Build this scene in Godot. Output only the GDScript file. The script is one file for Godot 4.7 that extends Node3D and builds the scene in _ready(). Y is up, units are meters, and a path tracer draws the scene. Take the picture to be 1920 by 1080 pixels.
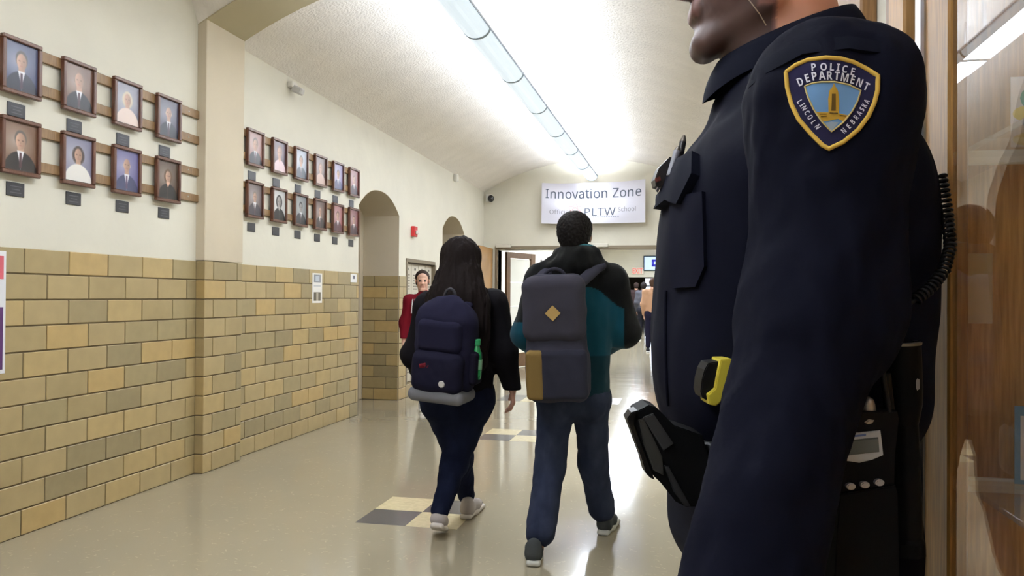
extends Node3D

const F := 1500.0            # focal length in pixels of the 1920 x 1080 frame
const WL := -3.33            # left wall plane
const WR := 0.35             # right wall plane
const END := 13.1            # end wall, metres down the corridor (-z)
const COURSE := 0.1345
const BRICK := 0.305
const TOPB := 1.4795         # top of the glazed block wainscot
var cam: Camera3D
var mats := {}
var meshes := {}
var names := {}
var rng := RandomNumberGenerator.new()

# ---------------------------------------------------------------- mesh building
class MB:
	var v := PackedVector3Array()
	var n := PackedVector3Array()
	var u := PackedVector2Array()
	var c := PackedColorArray()
	var use_color := false
	func tri(a: Vector3, b: Vector3, d: Vector3, na: Vector3, nb: Vector3, nd: Vector3, ua := Vector2.ZERO, ub := Vector2.ZERO, ud := Vector2.ZERO) -> void:
		if (b - a).cross(d - a).dot(na + nb + nd) > 0.0:
			v.append_array([a, d, b]); n.append_array([na, nd, nb]); u.append_array([ua, ud, ub])
		else:
			v.append_array([a, b, d]); n.append_array([na, nb, nd]); u.append_array([ua, ub, ud])
	func ftri(a: Vector3, b: Vector3, d: Vector3, out: Vector3) -> void:
		var k := (b - a).cross(d - a).normalized()
		if k.dot(out) < 0.0:
			k = -k
		tri(a, b, d, k, k, k)
	func fquad(a: Vector3, b: Vector3, d: Vector3, e: Vector3, out: Vector3) -> void:
		ftri(a, b, d, out)
		ftri(a, d, e, out)
	func box(lo: Vector3, hi: Vector3) -> void:
		var p := func(i: int) -> Vector3: return Vector3(hi.x if i & 1 else lo.x, hi.y if i & 2 else lo.y, hi.z if i & 4 else lo.z)
		for f in [[0, 2, 6, 4, Vector3.LEFT], [1, 3, 7, 5, Vector3.RIGHT], [0, 1, 5, 4, Vector3.DOWN], [2, 3, 7, 6, Vector3.UP], [0, 1, 3, 2, Vector3.FORWARD], [4, 5, 7, 6, Vector3.BACK]]:
			fquad(p.call(f[0]), p.call(f[1]), p.call(f[2]), p.call(f[3]), f[4])
	func bev(lo: Vector3, hi: Vector3, b: float, xf := Transform3D()) -> void:
		var c0 := (lo + hi) * 0.5
		var h := (hi - lo) * 0.5
		b = minf(b, minf(h.x, minf(h.y, h.z)) * 0.9)
		var pt := func(s: Vector3, ax: int) -> Vector3:
			var q := Vector3(s.x * (h.x - b), s.y * (h.y - b), s.z * (h.z - b))
			q[ax] = s[ax] * h[ax]
			return xf * (c0 + q)
		for ax in 3:
			var a1 := (ax + 1) % 3
			var a2 := (ax + 2) % 3
			for sg in [-1.0, 1.0]:
				var q := []
				for cr in [[-1, -1], [1, -1], [1, 1], [-1, 1]]:
					var s := Vector3.ZERO
					s[ax] = sg; s[a1] = cr[0]; s[a2] = cr[1]
					q.append(pt.call(s, ax))
				var o := Vector3.ZERO
				o[ax] = sg
				fquad(q[0], q[1], q[2], q[3], xf.basis * o)
				for s2 in [-1.0, 1.0]:
					var o2 := o
					o2[a1] = s2
					var sA := o2
					sA[a2] = -1.0
					var sB := o2
					sB[a2] = 1.0
					fquad(pt.call(sA, ax), pt.call(sB, ax), pt.call(sB, a1), pt.call(sA, a1), xf.basis * o2)
		for i in 8:
			var s := Vector3(1 if i & 1 else -1, 1 if i & 2 else -1, 1 if i & 4 else -1)
			ftri(pt.call(s, 0), pt.call(s, 1), pt.call(s, 2), xf.basis * s)
	func prism(poly: PackedVector2Array, depth: float, xf: Transform3D) -> void:
		# polygon in xf's x-y plane, pushed along its z by depth
		var ix := Geometry2D.triangulate_polygon(poly)
		var top := Vector3(0, 0, depth)
		for i in range(0, ix.size(), 3):
			var a := Vector3(poly[ix[i]].x, poly[ix[i]].y, 0)
			var b := Vector3(poly[ix[i + 1]].x, poly[ix[i + 1]].y, 0)
			var d := Vector3(poly[ix[i + 2]].x, poly[ix[i + 2]].y, 0)
			ftri(xf * a, xf * b, xf * d, xf.basis * Vector3(0, 0, -depth))
			ftri(xf * (a + top), xf * (b + top), xf * (d + top), xf.basis * top)
		var cw := Geometry2D.is_polygon_clockwise(poly)
		for i in poly.size():
			var p := poly[i]
			var q := poly[(i + 1) % poly.size()]
			var e := q - p
			var o := Vector3(e.y, -e.x, 0) * (-1.0 if cw else 1.0)
			var a := Vector3(p.x, p.y, 0)
			var b := Vector3(q.x, q.y, 0)
			fquad(xf * a, xf * b, xf * (b + top), xf * (a + top), xf.basis * o)
	func tube(pts: PackedVector3Array, rad: float, sides := 8, rad2 := -1.0) -> void:
		var prev := []
		var up := Vector3.UP
		for i in pts.size():
			var t := (pts[mini(i + 1, pts.size() - 1)] - pts[maxi(i - 1, 0)]).normalized()
			if absf(t.dot(up)) > 0.95:
				up = Vector3.RIGHT if absf(t.x) < 0.9 else Vector3.BACK
			var s := t.cross(up).normalized()
			up = s.cross(t).normalized()
			var r := rad if rad2 < 0.0 else lerpf(rad, rad2, float(i) / (pts.size() - 1))
			var ring := []
			for k in sides:
				var a := TAU * k / sides
				var o := s * cos(a) + up * sin(a)
				ring.append([pts[i] + o * r, o])
			if i > 0:
				for k in sides:
					var A = prev[k]
					var B = prev[(k + 1) % sides]
					var C = ring[(k + 1) % sides]
					var D = ring[k]
					tri(A[0], B[0], C[0], A[1], B[1], C[1])
					tri(A[0], C[0], D[0], A[1], C[1], D[1])
			if i == 0 or i == pts.size() - 1:
				for k in sides:
					ftri(pts[i], ring[k][0], ring[(k + 1) % sides][0], -t if i == 0 else t)
			prev = ring
	func lathe(prof: PackedVector2Array, xf: Transform3D, sides := 16) -> void:
		# profile (radius, height) about xf's y
		for i in prof.size() - 1:
			var p := prof[i]
			var q := prof[i + 1]
			var nn := Vector2(q.y - p.y, -(q.x - p.x)).normalized()
			for k in sides:
				var a := TAU * k / sides
				var b := TAU * (k + 1) / sides
				var da := Vector3(cos(a), 0, sin(a))
				var db := Vector3(cos(b), 0, sin(b))
				var na := xf.basis * (da * nn.x + Vector3.UP * nn.y)
				var nb := xf.basis * (db * nn.x + Vector3.UP * nn.y)
				var P0 := xf * (da * p.x + Vector3.UP * p.y)
				var P1 := xf * (db * p.x + Vector3.UP * p.y)
				var Q0 := xf * (da * q.x + Vector3.UP * q.y)
				var Q1 := xf * (db * q.x + Vector3.UP * q.y)
				tri(P0, P1, Q1, na, nb, nb)
				tri(P0, Q1, Q0, na, nb, na)
	func mesh() -> ArrayMesh:
		var m := ArrayMesh.new()
		var arr := []
		arr.resize(Mesh.ARRAY_MAX)
		arr[Mesh.ARRAY_VERTEX] = v
		arr[Mesh.ARRAY_NORMAL] = n
		arr[Mesh.ARRAY_TEX_UV] = u
		if use_color:
			arr[Mesh.ARRAY_COLOR] = c
		m.add_surface_from_arrays(Mesh.PRIMITIVE_TRIANGLES, arr)
		return m

# ---------------------------------------------------------------- smooth fields meshed as surface nets
class Sdf:
	var a := PackedVector3Array()
	var ba := PackedVector3Array()
	var ll := PackedFloat32Array()
	var m: Array[Basis] = []
	var ra := PackedFloat32Array()
	var rb := PackedFloat32Array()
	var sc := PackedFloat32Array()
	var bx := PackedByteArray()
	var hb := PackedVector3Array()
	var col := PackedInt32Array()
	var k := 0.03
	var noise: FastNoiseLite = null
	var amp := 0.0
	var nscale := Vector3.ONE
	var palette: Array[Color] = []
	var paint = null
	var cut = null
	var lo := Vector3.ONE * 1e9
	var hi := -Vector3.ONE * 1e9
	func _put(p: Vector3, b: Vector3, M: Basis, r0: float, r1: float, s: float, isbox: int, h: Vector3, cl: int, reach: float, q: Vector3) -> void:
		a.append(p); ba.append(b); ll.append(maxf(b.length_squared(), 1e-9)); m.append(M); ra.append(r0); rb.append(r1); sc.append(s); bx.append(isbox); hb.append(h); col.append(cl)
		lo = lo.min(p - Vector3.ONE * reach).min(q - Vector3.ONE * reach)
		hi = hi.max(p + Vector3.ONE * reach).max(q + Vector3.ONE * reach)
	func cap(p: Vector3, q: Vector3, r0: float, r1: float, cl := 0, axis := Vector3.ZERO, s := 1.0) -> void:
		var M := Basis()
		if axis != Vector3.ZERO:
			var x := axis.normalized()
			var f := 1.0 / s - 1.0
			M = Basis(Vector3(1, 0, 0) + x * x.x * f, Vector3(0, 1, 0) + x * x.y * f, Vector3(0, 0, 1) + x * x.z * f)
		_put(p, M * (q - p), M, r0, r1, s, 0, Vector3.ZERO, cl, maxf(r0, r1), q)
	func ell(p: Vector3, r: Vector3, B: Basis, cl := 0) -> void:
		var s := minf(r.x, minf(r.y, r.z))
		var M := Basis.from_scale(Vector3(s / r.x, s / r.y, s / r.z)) * B.transposed()
		_put(p, Vector3.ZERO, M, s, s, 1.0, 0, Vector3.ZERO, cl, maxf(r.x, maxf(r.y, r.z)), p)
	func rbox(p: Vector3, h: Vector3, r: float, B: Basis, cl := 0) -> void:
		_put(p, Vector3.ZERO, B.transposed(), r, r, 1.0, 1, h - Vector3.ONE * r, cl, h.length(), p)
	func d1(i: int, p: Vector3) -> float:
		var q: Vector3 = m[i] * (p - a[i])
		if bx[i]:
			var e := q.abs() - hb[i]
			return e.max(Vector3.ZERO).length() + minf(maxf(e.x, maxf(e.y, e.z)), 0.0) - ra[i]
		var t := clampf(q.dot(ba[i]) / ll[i], 0.0, 1.0)
		return ((q - ba[i] * t).length() - (ra[i] + (rb[i] - ra[i]) * t)) * sc[i]
	func dsel(sel: PackedInt32Array, p: Vector3) -> float:
		var d := 1e3
		for i in sel:
			var q: Vector3 = m[i] * (p - a[i])
			var e: float
			if bx[i]:
				var w := q.abs() - hb[i]
				e = w.max(Vector3.ZERO).length() + minf(maxf(w.x, maxf(w.y, w.z)), 0.0) - ra[i]
			else:
				var b := ba[i]
				var t := clampf(q.dot(b) / ll[i], 0.0, 1.0)
				e = ((q - b * t).length() - (ra[i] + (rb[i] - ra[i]) * t)) * sc[i]
			var hh := k - absf(d - e)
			d = minf(d, e) - (hh * hh / k * 0.25 if hh > 0.0 else 0.0)
		if amp > 0.0:
			d += amp * noise.get_noise_3dv(p * nscale)
		if cut != null:
			d = maxf(d, cut.call(p))
		return d
	func all() -> PackedInt32Array:
		return PackedInt32Array(range(a.size()))
	func hit(o: Vector3, dir: Vector3, far := 30.0) -> Vector3:
		var t := 0.0
		var s := all()
		dir = dir.normalized()
		for i in 160:
			var d := dsel(s, o + dir * t)
			t += d * 0.6
			if absf(d) < 0.0003 or t > far:
				break
		return o + dir * t
	func nrm(p: Vector3, e := 0.004) -> Vector3:
		var s := all()
		return Vector3(dsel(s, p + Vector3(e, 0, 0)) - dsel(s, p - Vector3(e, 0, 0)), dsel(s, p + Vector3(0, e, 0)) - dsel(s, p - Vector3(0, e, 0)), dsel(s, p + Vector3(0, 0, e)) - dsel(s, p - Vector3(0, 0, e))).normalized()
	func mesh(cell: float, base := Vector3.ZERO) -> ArrayMesh:
		const N := 8
		var org := lo - Vector3.ONE * cell * 2.5
		var nb := ((hi - lo + Vector3.ONE * cell * 5.0) / (cell * N)).ceil()
		var V := PackedVector3Array()
		var Nn := PackedVector3Array()
		var C := PackedColorArray()
		var idx := {}
		var edges := PackedInt64Array()
		var DX := 1
		var DY := 4096
		var DZ := 4096 * 4096
		var val := PackedFloat32Array()
		val.resize((N + 1) * (N + 1) * (N + 1))
		var rad := cell * N * 0.5 * 1.7321
		for bz in int(nb.z):
			for by in int(nb.y):
				for bxx in int(nb.x):
					var b0 := org + Vector3(bxx, by, bz) * cell * N
					var ctr := b0 + Vector3.ONE * cell * N * 0.5
					var sel := PackedInt32Array()
					for i in a.size():
						if d1(i, ctr) < rad * 1.1 + 2.5 * k + amp:
							sel.append(i)
					if sel.is_empty():
						continue
					var dc := dsel(sel, ctr)
					if dc > rad * 1.3 + amp or dc < -rad * 2.0 - amp:
						continue
					var w := 0
					var neg := 0
					for z in N + 1:
						for y in N + 1:
							for x in N + 1:
								var e := dsel(sel, b0 + Vector3(x, y, z) * cell)
								val[w] = e
								w += 1
								if e < 0.0:
									neg += 1
					if neg == 0 or neg == val.size():
						continue
					for z in N:
						for y in N:
							for x in N:
								var o := x + (N + 1) * (y + (N + 1) * z)
								var f0 := val[o]
								var f1 := val[o + 1]
								var f2 := val[o + 9]
								var f3 := val[o + 10]
								var f4 := val[o + 81]
								var f5 := val[o + 82]
								var f6 := val[o + 90]
								var f7 := val[o + 91]
								var msk := int(f0 < 0) + int(f1 < 0) + int(f2 < 0) + int(f3 < 0) + int(f4 < 0) + int(f5 < 0) + int(f6 < 0) + int(f7 < 0)
								if msk == 0 or msk == 8:
									continue
								var s := Vector3.ZERO
								var cnt := 0
								if (f0 < 0) != (f1 < 0): s += Vector3(f0 / (f0 - f1), 0, 0); cnt += 1
								if (f2 < 0) != (f3 < 0): s += Vector3(f2 / (f2 - f3), 1, 0); cnt += 1
								if (f4 < 0) != (f5 < 0): s += Vector3(f4 / (f4 - f5), 0, 1); cnt += 1
								if (f6 < 0) != (f7 < 0): s += Vector3(f6 / (f6 - f7), 1, 1); cnt += 1
								if (f0 < 0) != (f2 < 0): s += Vector3(0, f0 / (f0 - f2), 0); cnt += 1
								if (f1 < 0) != (f3 < 0): s += Vector3(1, f1 / (f1 - f3), 0); cnt += 1
								if (f4 < 0) != (f6 < 0): s += Vector3(0, f4 / (f4 - f6), 1); cnt += 1
								if (f5 < 0) != (f7 < 0): s += Vector3(1, f5 / (f5 - f7), 1); cnt += 1
								if (f0 < 0) != (f4 < 0): s += Vector3(0, 0, f0 / (f0 - f4)); cnt += 1
								if (f1 < 0) != (f5 < 0): s += Vector3(1, 0, f1 / (f1 - f5)); cnt += 1
								if (f2 < 0) != (f6 < 0): s += Vector3(0, 1, f2 / (f2 - f6)); cnt += 1
								if (f3 < 0) != (f7 < 0): s += Vector3(1, 1, f3 / (f3 - f7)); cnt += 1
								var p := b0 + (Vector3(x, y, z) + s / cnt) * cell
								var g := Vector3(f1 + f3 + f5 + f7 - f0 - f2 - f4 - f6, f2 + f3 + f6 + f7 - f0 - f1 - f4 - f5, f4 + f5 + f6 + f7 - f0 - f1 - f2 - f3)
								var id := (bxx * N + x) + DY * (by * N + y) + DZ * (bz * N + z)
								idx[id] = V.size()
								V.append(p - base)
								Nn.append(g.normalized())
								if not palette.is_empty():
									var cl := 0
									if paint != null:
										cl = paint.call(p)
									else:
										var best := 1e9
										for i in sel:
											var e := d1(i, p)
											if e < best:
												best = e
												cl = col[i]
									C.append(palette[cl])
								if (f0 < 0) != (f1 < 0): edges.append(id * 8 + (1 if f0 < 0 else 0))
								if (f0 < 0) != (f2 < 0): edges.append(id * 8 + 2 + (1 if f0 < 0 else 0))
								if (f0 < 0) != (f4 < 0): edges.append(id * 8 + 4 + (1 if f0 < 0 else 0))
		var I := PackedInt32Array()
		for e in edges:
			var id := e >> 3
			var ax := (e >> 1) & 3
			var d1v := DY if ax == 0 else (DZ if ax == 1 else DX)
			var d2v := DZ if ax == 0 else (DX if ax == 1 else DY)
			var A = idx.get(id)
			var B = idx.get(id - d1v)
			var Cc = idx.get(id - d1v - d2v)
			var D = idx.get(id - d2v)
			if A == null or B == null or Cc == null or D == null:
				continue
			if e & 1:
				I.append_array([A, Cc, B, A, D, Cc])
			else:
				I.append_array([A, B, Cc, A, Cc, D])
		var out := ArrayMesh.new()
		if V.is_empty():
			return out
		var arr := []
		arr.resize(Mesh.ARRAY_MAX)
		arr[Mesh.ARRAY_VERTEX] = V
		arr[Mesh.ARRAY_NORMAL] = Nn
		if not palette.is_empty():
			arr[Mesh.ARRAY_COLOR] = C
		arr[Mesh.ARRAY_INDEX] = I
		out.add_surface_from_arrays(Mesh.PRIMITIVE_TRIANGLES, arr)
		return out

# ---------------------------------------------------------------- nodes and materials
func numbered(called: String) -> String:
	var k: int = names.get(called, 0)
	names[called] = k + 1
	return called if k == 0 else "%s_%03d" % [called, k]

func thing(called: String, label: String, category: String, at := Vector3.ZERO, group := "", kind := "") -> Node3D:
	var o := Node3D.new()
	o.name = numbered(called)
	add_child(o)
	o.position = at
	if label: o.set_meta("label", label)
	if category: o.set_meta("category", category)
	if group: o.set_meta("group", group)
	if kind: o.set_meta("kind", kind)
	return o

func part(called: String, m: Mesh, mat: Material, parent: Node3D, at := Vector3.ZERO, label := "") -> MeshInstance3D:
	var o := MeshInstance3D.new()
	o.name = called
	o.mesh = m
	o.material_override = mat
	parent.add_child(o, true)
	o.position = at
	if label: o.set_meta("label", label)
	return o

func struct(called: String, m: Mesh, mat: Material, label := "") -> MeshInstance3D:
	var o := MeshInstance3D.new()
	o.name = numbered(called)
	o.mesh = m
	o.material_override = mat
	add_child(o)
	o.set_meta("kind", "structure")
	if label:
		o.set_meta("label", label)
	return o

func rgb(r: float, g: float, b: float) -> Color:
	return Color(r / 255.0, g / 255.0, b / 255.0)

func mat(c: Color, rough := 0.8, metal := 0.0) -> StandardMaterial3D:
	var key := "%s %s %s" % [c.to_html(), rough, metal]
	if not mats.has(key):
		var m := StandardMaterial3D.new()
		m.albedo_color = c
		m.roughness = rough
		m.metallic = metal
		mats[key] = m
	return mats[key]

func noise_tex(freq: float, seed_: int, c0: Color, c1: Color, size := 256, octaves := 4, kind := FastNoiseLite.TYPE_SIMPLEX_SMOOTH) -> NoiseTexture2D:
	var nz := FastNoiseLite.new()
	nz.seed = seed_
	nz.frequency = freq
	nz.noise_type = kind
	nz.fractal_octaves = octaves
	var t := NoiseTexture2D.new()
	t.width = size
	t.height = size
	t.seamless = true
	t.noise = nz
	var g := Gradient.new()
	g.set_color(0, c0)
	g.set_color(1, c1)
	t.color_ramp = g
	return t

func normal_tex(freq: float, seed_: int, strength: float, size := 256, octaves := 3) -> NoiseTexture2D:
	var nz := FastNoiseLite.new()
	nz.seed = seed_
	nz.frequency = freq
	nz.fractal_octaves = octaves
	var t := NoiseTexture2D.new()
	t.width = size
	t.height = size
	t.seamless = true
	t.as_normal_map = true
	t.bump_strength = strength
	t.noise = nz
	return t

func tri(m: StandardMaterial3D, tex: Texture2D, scale: Vector3, nrm: Texture2D = null, nscale := 0.3) -> StandardMaterial3D:
	m.albedo_texture = tex
	m.uv1_triplanar = true
	m.uv1_world_triplanar = true
	m.uv1_scale = scale
	if nrm:
		m.normal_enabled = true
		m.normal_texture = nrm
		m.normal_scale = nscale
	return m

func cloth(c: Color, rough := 0.9, vertex := false, sheen := 0.15) -> StandardMaterial3D:
	var key := "cloth %s %s %s" % [c.to_html(), vertex, sheen]
	if not mats.has(key):
		var m := StandardMaterial3D.new()
		m.albedo_color = Color.WHITE if vertex else c
		m.vertex_color_use_as_albedo = vertex
		m.roughness = rough
		m.metallic_specular = 0.18
		m.rim_enabled = sheen > 0.0
		m.rim = sheen
		m.rim_tint = 0.8
		mats[key] = m
	return mats[key]

func dull(c: Color, rough := 0.6, spec := 0.2) -> StandardMaterial3D:
	var key := "dull %s %s" % [c.to_html(), rough]
	if not mats.has(key):
		var m := StandardMaterial3D.new()
		m.albedo_color = c
		m.roughness = rough
		m.metallic_specular = spec
		mats[key] = m
	return mats[key]

func lin(c: Color) -> Color:
	return c.srgb_to_linear()

# ---------------------------------------------------------------- pixels to places
func ray(x: float, y: float) -> Vector3:
	return cam.basis * Vector3((x - 960.0) / F, -(y - 540.0) / F, -1.0)

func pz(x: float, y: float, z: float) -> Vector3:
	return cam.position + ray(x, y) * z

func on_x(x: float, y: float, wx: float) -> Vector3:
	var d := ray(x, y)
	return cam.position + d * ((wx - cam.position.x) / d.x)

func on_z(x: float, y: float, wz: float) -> Vector3:
	var d := ray(x, y)
	return cam.position + d * ((wz - cam.position.z) / d.z)

# ---------------------------------------------------------------- scene
func _ready() -> void:
	rng.seed = 7
	camera_and_light()
	room()
	case_and_right_wall()
	far_end()
	fixtures()
	portraits()
	wall_things()
	banner()
	officer()
	boy()
	girl()
	third_girl()
	far_people()

func camera_and_light() -> void:
	cam = Camera3D.new()
	cam.name = "camera"
	cam.fov = rad_to_deg(2.0 * atan(540.0 / F))
	cam.near = 0.05
	cam.far = 200.0
	cam.position = Vector3(0, 1.25, 0)
	cam.basis = Basis(Vector3.UP, deg_to_rad(12.225)) * Basis(Vector3.RIGHT, deg_to_rad(0.55)) * Basis(Vector3.BACK, deg_to_rad(0.4))
	add_child(cam)
	var we := WorldEnvironment.new()
	we.name = "environment"
	var env := Environment.new()
	env.background_mode = Environment.BG_SKY
	var sky := Sky.new()
	var ps := ProceduralSkyMaterial.new()
	ps.sky_top_color = rgb(120, 160, 225)
	ps.sky_horizon_color = rgb(215, 225, 240)
	ps.ground_horizon_color = rgb(190, 190, 185)
	ps.ground_bottom_color = rgb(120, 118, 110)
	ps.sky_energy_multiplier = 2.2
	ps.ground_energy_multiplier = 2.0
	sky.sky_material = ps
	env.sky = sky
	env.tonemap_mode = Environment.TONE_MAPPER_LINEAR
	env.tonemap_exposure = 0.88
	env.sdfgi_enabled = true
	env.ssao_enabled = true
	env.ssil_enabled = true
	we.environment = env
	add_child(we)

func area(called: String, at: Vector3, sx: float, sz: float, energy: float, col: Color, upward: bool) -> void:
	var l := AreaLight3D.new()
	l.name = called
	l.area_size = Vector2(sx, sz)
	l.light_energy = energy
	l.light_color = col
	l.area_range = 40.0
	l.shadow_enabled = true
	l.basis = Basis(Vector3.RIGHT, PI / 2 if upward else -PI / 2)
	l.position = at
	add_child(l, true)

# --------------------------------------------------- glazed block pieces
var brick_mats: Array[StandardMaterial3D] = []
func brick_mesh(sx: float, sy: float, sz: float) -> ArrayMesh:
	var key := "brick %.3f %.3f %.3f" % [sx, sy, sz]
	if not meshes.has(key):
		var b := MB.new()
		b.bev(-Vector3(sx, sy, sz) * 0.5, Vector3(sx, sy, sz) * 0.5, 0.003)
		meshes[key] = b.mesh()
	return meshes[key]

func brick_tone() -> StandardMaterial3D:
	var r := rng.randf()
	if r < 0.30: return brick_mats[rng.randi() % 3 + 5]
	if r < 0.45: return brick_mats[rng.randi() % 2 + 3]
	return brick_mats[rng.randi() % 3]

func brick_face(parent: Node3D, from: float, to: float, y0: int, y1: int, phase: float, place: Callable) -> void:
	# courses y0..y1 of blocks between from and to along a line; place(along, y, length) adds one
	for r in range(y0, y1):
		var off := phase + (0.0 if r % 2 == 0 else BRICK * 0.5)
		var s := floorf((from - off) / BRICK) * BRICK + off
		while s < to - 0.004:
			var p := maxf(s, from)
			var q := minf(s + BRICK, to)
			if q - p > 0.03:
				place.call((p + q) * 0.5, (r + 0.5) * COURSE, q - p - 0.007)
			s += BRICK

func room() -> void:
	var tones := [rgb(178, 157, 112), rgb(174, 153, 109), rgb(168, 148, 105), rgb(184, 160, 110), rgb(186, 158, 104), rgb(157, 140, 102), rgb(162, 145, 105), rgb(151, 135, 99)]
	var mottle := noise_tex(0.02, 3, Color(0.94, 0.94, 0.94), Color(1, 1, 1), 256, 4)
	for i in tones.size():
		var m := StandardMaterial3D.new()
		m.albedo_color = tones[i].darkened(0.05)
		m.roughness = 0.42
		tri(m, mottle, Vector3.ONE * (1.1 + 0.13 * i))
		brick_mats.append(m)
	var stipple := normal_tex(0.08, 11, 6.0, 512, 4)
	var plaster_n := normal_tex(0.03, 12, 2.0, 256, 4)
	var patch := noise_tex(0.008, 14, Color(0.95, 0.95, 0.95), Color(1, 1, 1), 256, 4)
	var cream := StandardMaterial3D.new()
	cream.albedo_color = rgb(224, 219, 203)
	cream.roughness = 0.55
	tri(cream, patch, Vector3.ONE * 0.5, plaster_n, 0.12)
	mats["cream"] = cream
	var tan_paint := StandardMaterial3D.new()
	tan_paint.albedo_color = rgb(203, 190, 166)
	tan_paint.roughness = 0.6
	tri(tan_paint, patch, Vector3.ONE * 0.5, plaster_n, 0.12)
	mats["tan"] = tan_paint
	var ceil_m := StandardMaterial3D.new()
	ceil_m.albedo_color = rgb(246, 240, 233)
	ceil_m.roughness = 0.9
	tri(ceil_m, patch, Vector3.ONE * 0.9, stipple, 0.45)
	mats["ceiling"] = ceil_m
	var olive := StandardMaterial3D.new()
	olive.albedo_color = rgb(182, 171, 140)
	olive.roughness = 0.6
	tri(olive, patch, Vector3.ONE * 0.5, plaster_n, 0.12)
	mats["olive"] = olive
	var mortar := mat(rgb(96, 82, 58), 0.95)

	# ---- floor
	var fm := StandardMaterial3D.new()
	fm.albedo_color = rgb(172, 161, 137)
	fm.roughness = 0.11
	fm.metallic_specular = 0.6
	var fleck := fleck_tex()
	tri(fm, fleck, Vector3.ONE * 0.45, normal_tex(0.012, 22, 1.2, 256, 3), 0.10)
	mats["floor"] = fm
	var b := MB.new()
	b.box(Vector3(-5.0, -0.2, -48.0), Vector3(2.0, 0.0, 6.2))
	var fl := struct("floor", b.mesh(), fm, "polished beige vinyl tile corridor floor")
	var dark := StandardMaterial3D.new()
	dark.albedo_color = rgb(98, 96, 98)
	dark.roughness = 0.2
	dark.metallic_specular = 0.6
	tri(dark, noise_tex(0.04, 23, Color(0.75, 0.75, 0.75), Color(1, 1, 1), 256, 5), Vector3.ONE * 2.0)
	var pale := StandardMaterial3D.new()
	pale.albedo_color = rgb(222, 207, 166)
	pale.roughness = 0.2
	pale.metallic_specular = 0.6
	tri(pale, noise_tex(0.04, 24, Color(0.9, 0.9, 0.9), Color(1, 1, 1), 256, 5), Vector3.ONE * 2.0)
	var t := 0.29
	var spots := []
	for a0 in [1.45, 4.12, 6.74]:
		spots.append_array([[-1.765, a0, 1], [-1.765, a0 + t, 0], [-1.765 + t, a0, 0], [-1.765 + t, a0 + t, 1]])
	for k in 5:
		spots.append([-2.2 + t * k, 9.3, 1 if k in [0, 4] else 0])
		spots.append([-2.2 + t * k, 9.3 + t, 1 if k in [0, 4] else 0])
	var tm := MB.new()
	tm.bev(Vector3(0.001, -0.004, -t + 0.001), Vector3(t - 0.001, 0.0012, -0.001), 0.0006)
	var tmesh := tm.mesh()
	for s in spots:
		part("floor_tile", tmesh, dark if s[2] else pale, fl, Vector3(s[0], 0, -s[1]), "dark grey accent tile" if s[2] else "pale cream accent tile")
	# faint scuffs of lighter wax-worn vinyl
	# ---- left wall
	var wl := thing("wall_left", "cream plaster wall above glazed tan block wainscot", "", Vector3.ZERO, "", "structure")
	var arch := func(c: float, half: float) -> PackedVector2Array:
		var p := PackedVector2Array()
		p.append(Vector2(c - half, 0))
		for i in 21:
			var s := -1.0 + i * 0.1
			p.append(Vector2(c + half * s, 2.19 + 0.22 * (1.0 - pow(absf(s), 2.3))))
		p.append(Vector2(c + half, 0))
		return p
	var outline := PackedVector2Array([Vector2(-6, 0)])
	outline.append_array(arch.call(8.405, 0.605))
	outline.append_array([Vector2(9.26, 0), Vector2(9.26, 1.695), Vector2(10.4, 1.695), Vector2(10.4, 0)])
	outline.append_array(arch.call(11.31, 0.565))
	outline.append_array([Vector2(END + 0.3, 0), Vector2(END + 0.3, 4.2), Vector2(-6, 4.2)])
	var b2 := MB.new()
	# polygon x is metres down the corridor: map to -z; depth goes to -x
	b2.prism(outline, 0.45, Transform3D(Basis(Vector3(0, 0, -1), Vector3(0, 1, 0), Vector3(-1, 0, 0)), Vector3(WL, 0, 0)))
	part("plaster", b2.mesh(), cream, wl)
	var b3 := MB.new()
	for s in [[-6.0, 4.99], [5.44, 7.8], [9.01, 9.26], [10.4, 10.745], [11.875, END]]:
		b3.box(Vector3(WL - 0.01, 0, -s[1]), Vector3(WL + 0.003, TOPB - 0.004, -s[0]))
	part("mortar_bed", b3.mesh(), mortar, wl)
	var place := func(al: float, y: float, ln: float) -> void:
		part("brick", brick_mesh(0.024, COURSE - 0.0075, snappedf(ln, 0.001)), brick_tone(), wl, Vector3(WL - 0.004, y, -al))
	brick_face(wl, 1.9, 4.97, 0, 11, 3.49, place)
	brick_face(wl, 5.46, 7.8, 0, 11, 5.46, place)
	brick_face(wl, 9.01, 9.26, 0, 11, 9.01, place)
	brick_face(wl, 10.4, 10.745, 0, 11, 10.4, place)
	brick_face(wl, 11.875, END, 0, 11, 11.875, place)
	# reveals of the two arched doorways
	var k := 0
	for g in [[8.405, 0.605], [11.31, 0.565]]:
		k += 1
		var tr := thing("trim_%d" % k, "tan painted arched doorway reveal with block-faced jamb", "", Vector3.ZERO, "", "structure")
		var p: PackedVector2Array = arch.call(g[0], g[1])
		var bb := MB.new()
		for i in p.size() - 1:
			var P := p[i]
			var Q := p[i + 1]
			var o := Vector3(0, g[1] * 0 + 1.2 - (P.y + Q.y) * 0.5, (P.x + Q.x) * 0.5 - g[0])
			var A := Vector3(WL + 0.0, P.y, -P.x)
			var B := Vector3(WL + 0.0, Q.y, -Q.x)
			var e := o.normalized() * 0.004
			var D := Vector3(-0.45, 0, 0)
			bb.fquad(A + e, B + e, B + e + D, A + e + D, o)
			bb.fquad(A, B, B + e, A + e, Vector3.RIGHT)
		part("reveal_lining", bb.mesh(), tan_paint, tr)
		var far_a: float = g[0] + g[1]
		var mb := MB.new()
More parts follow.
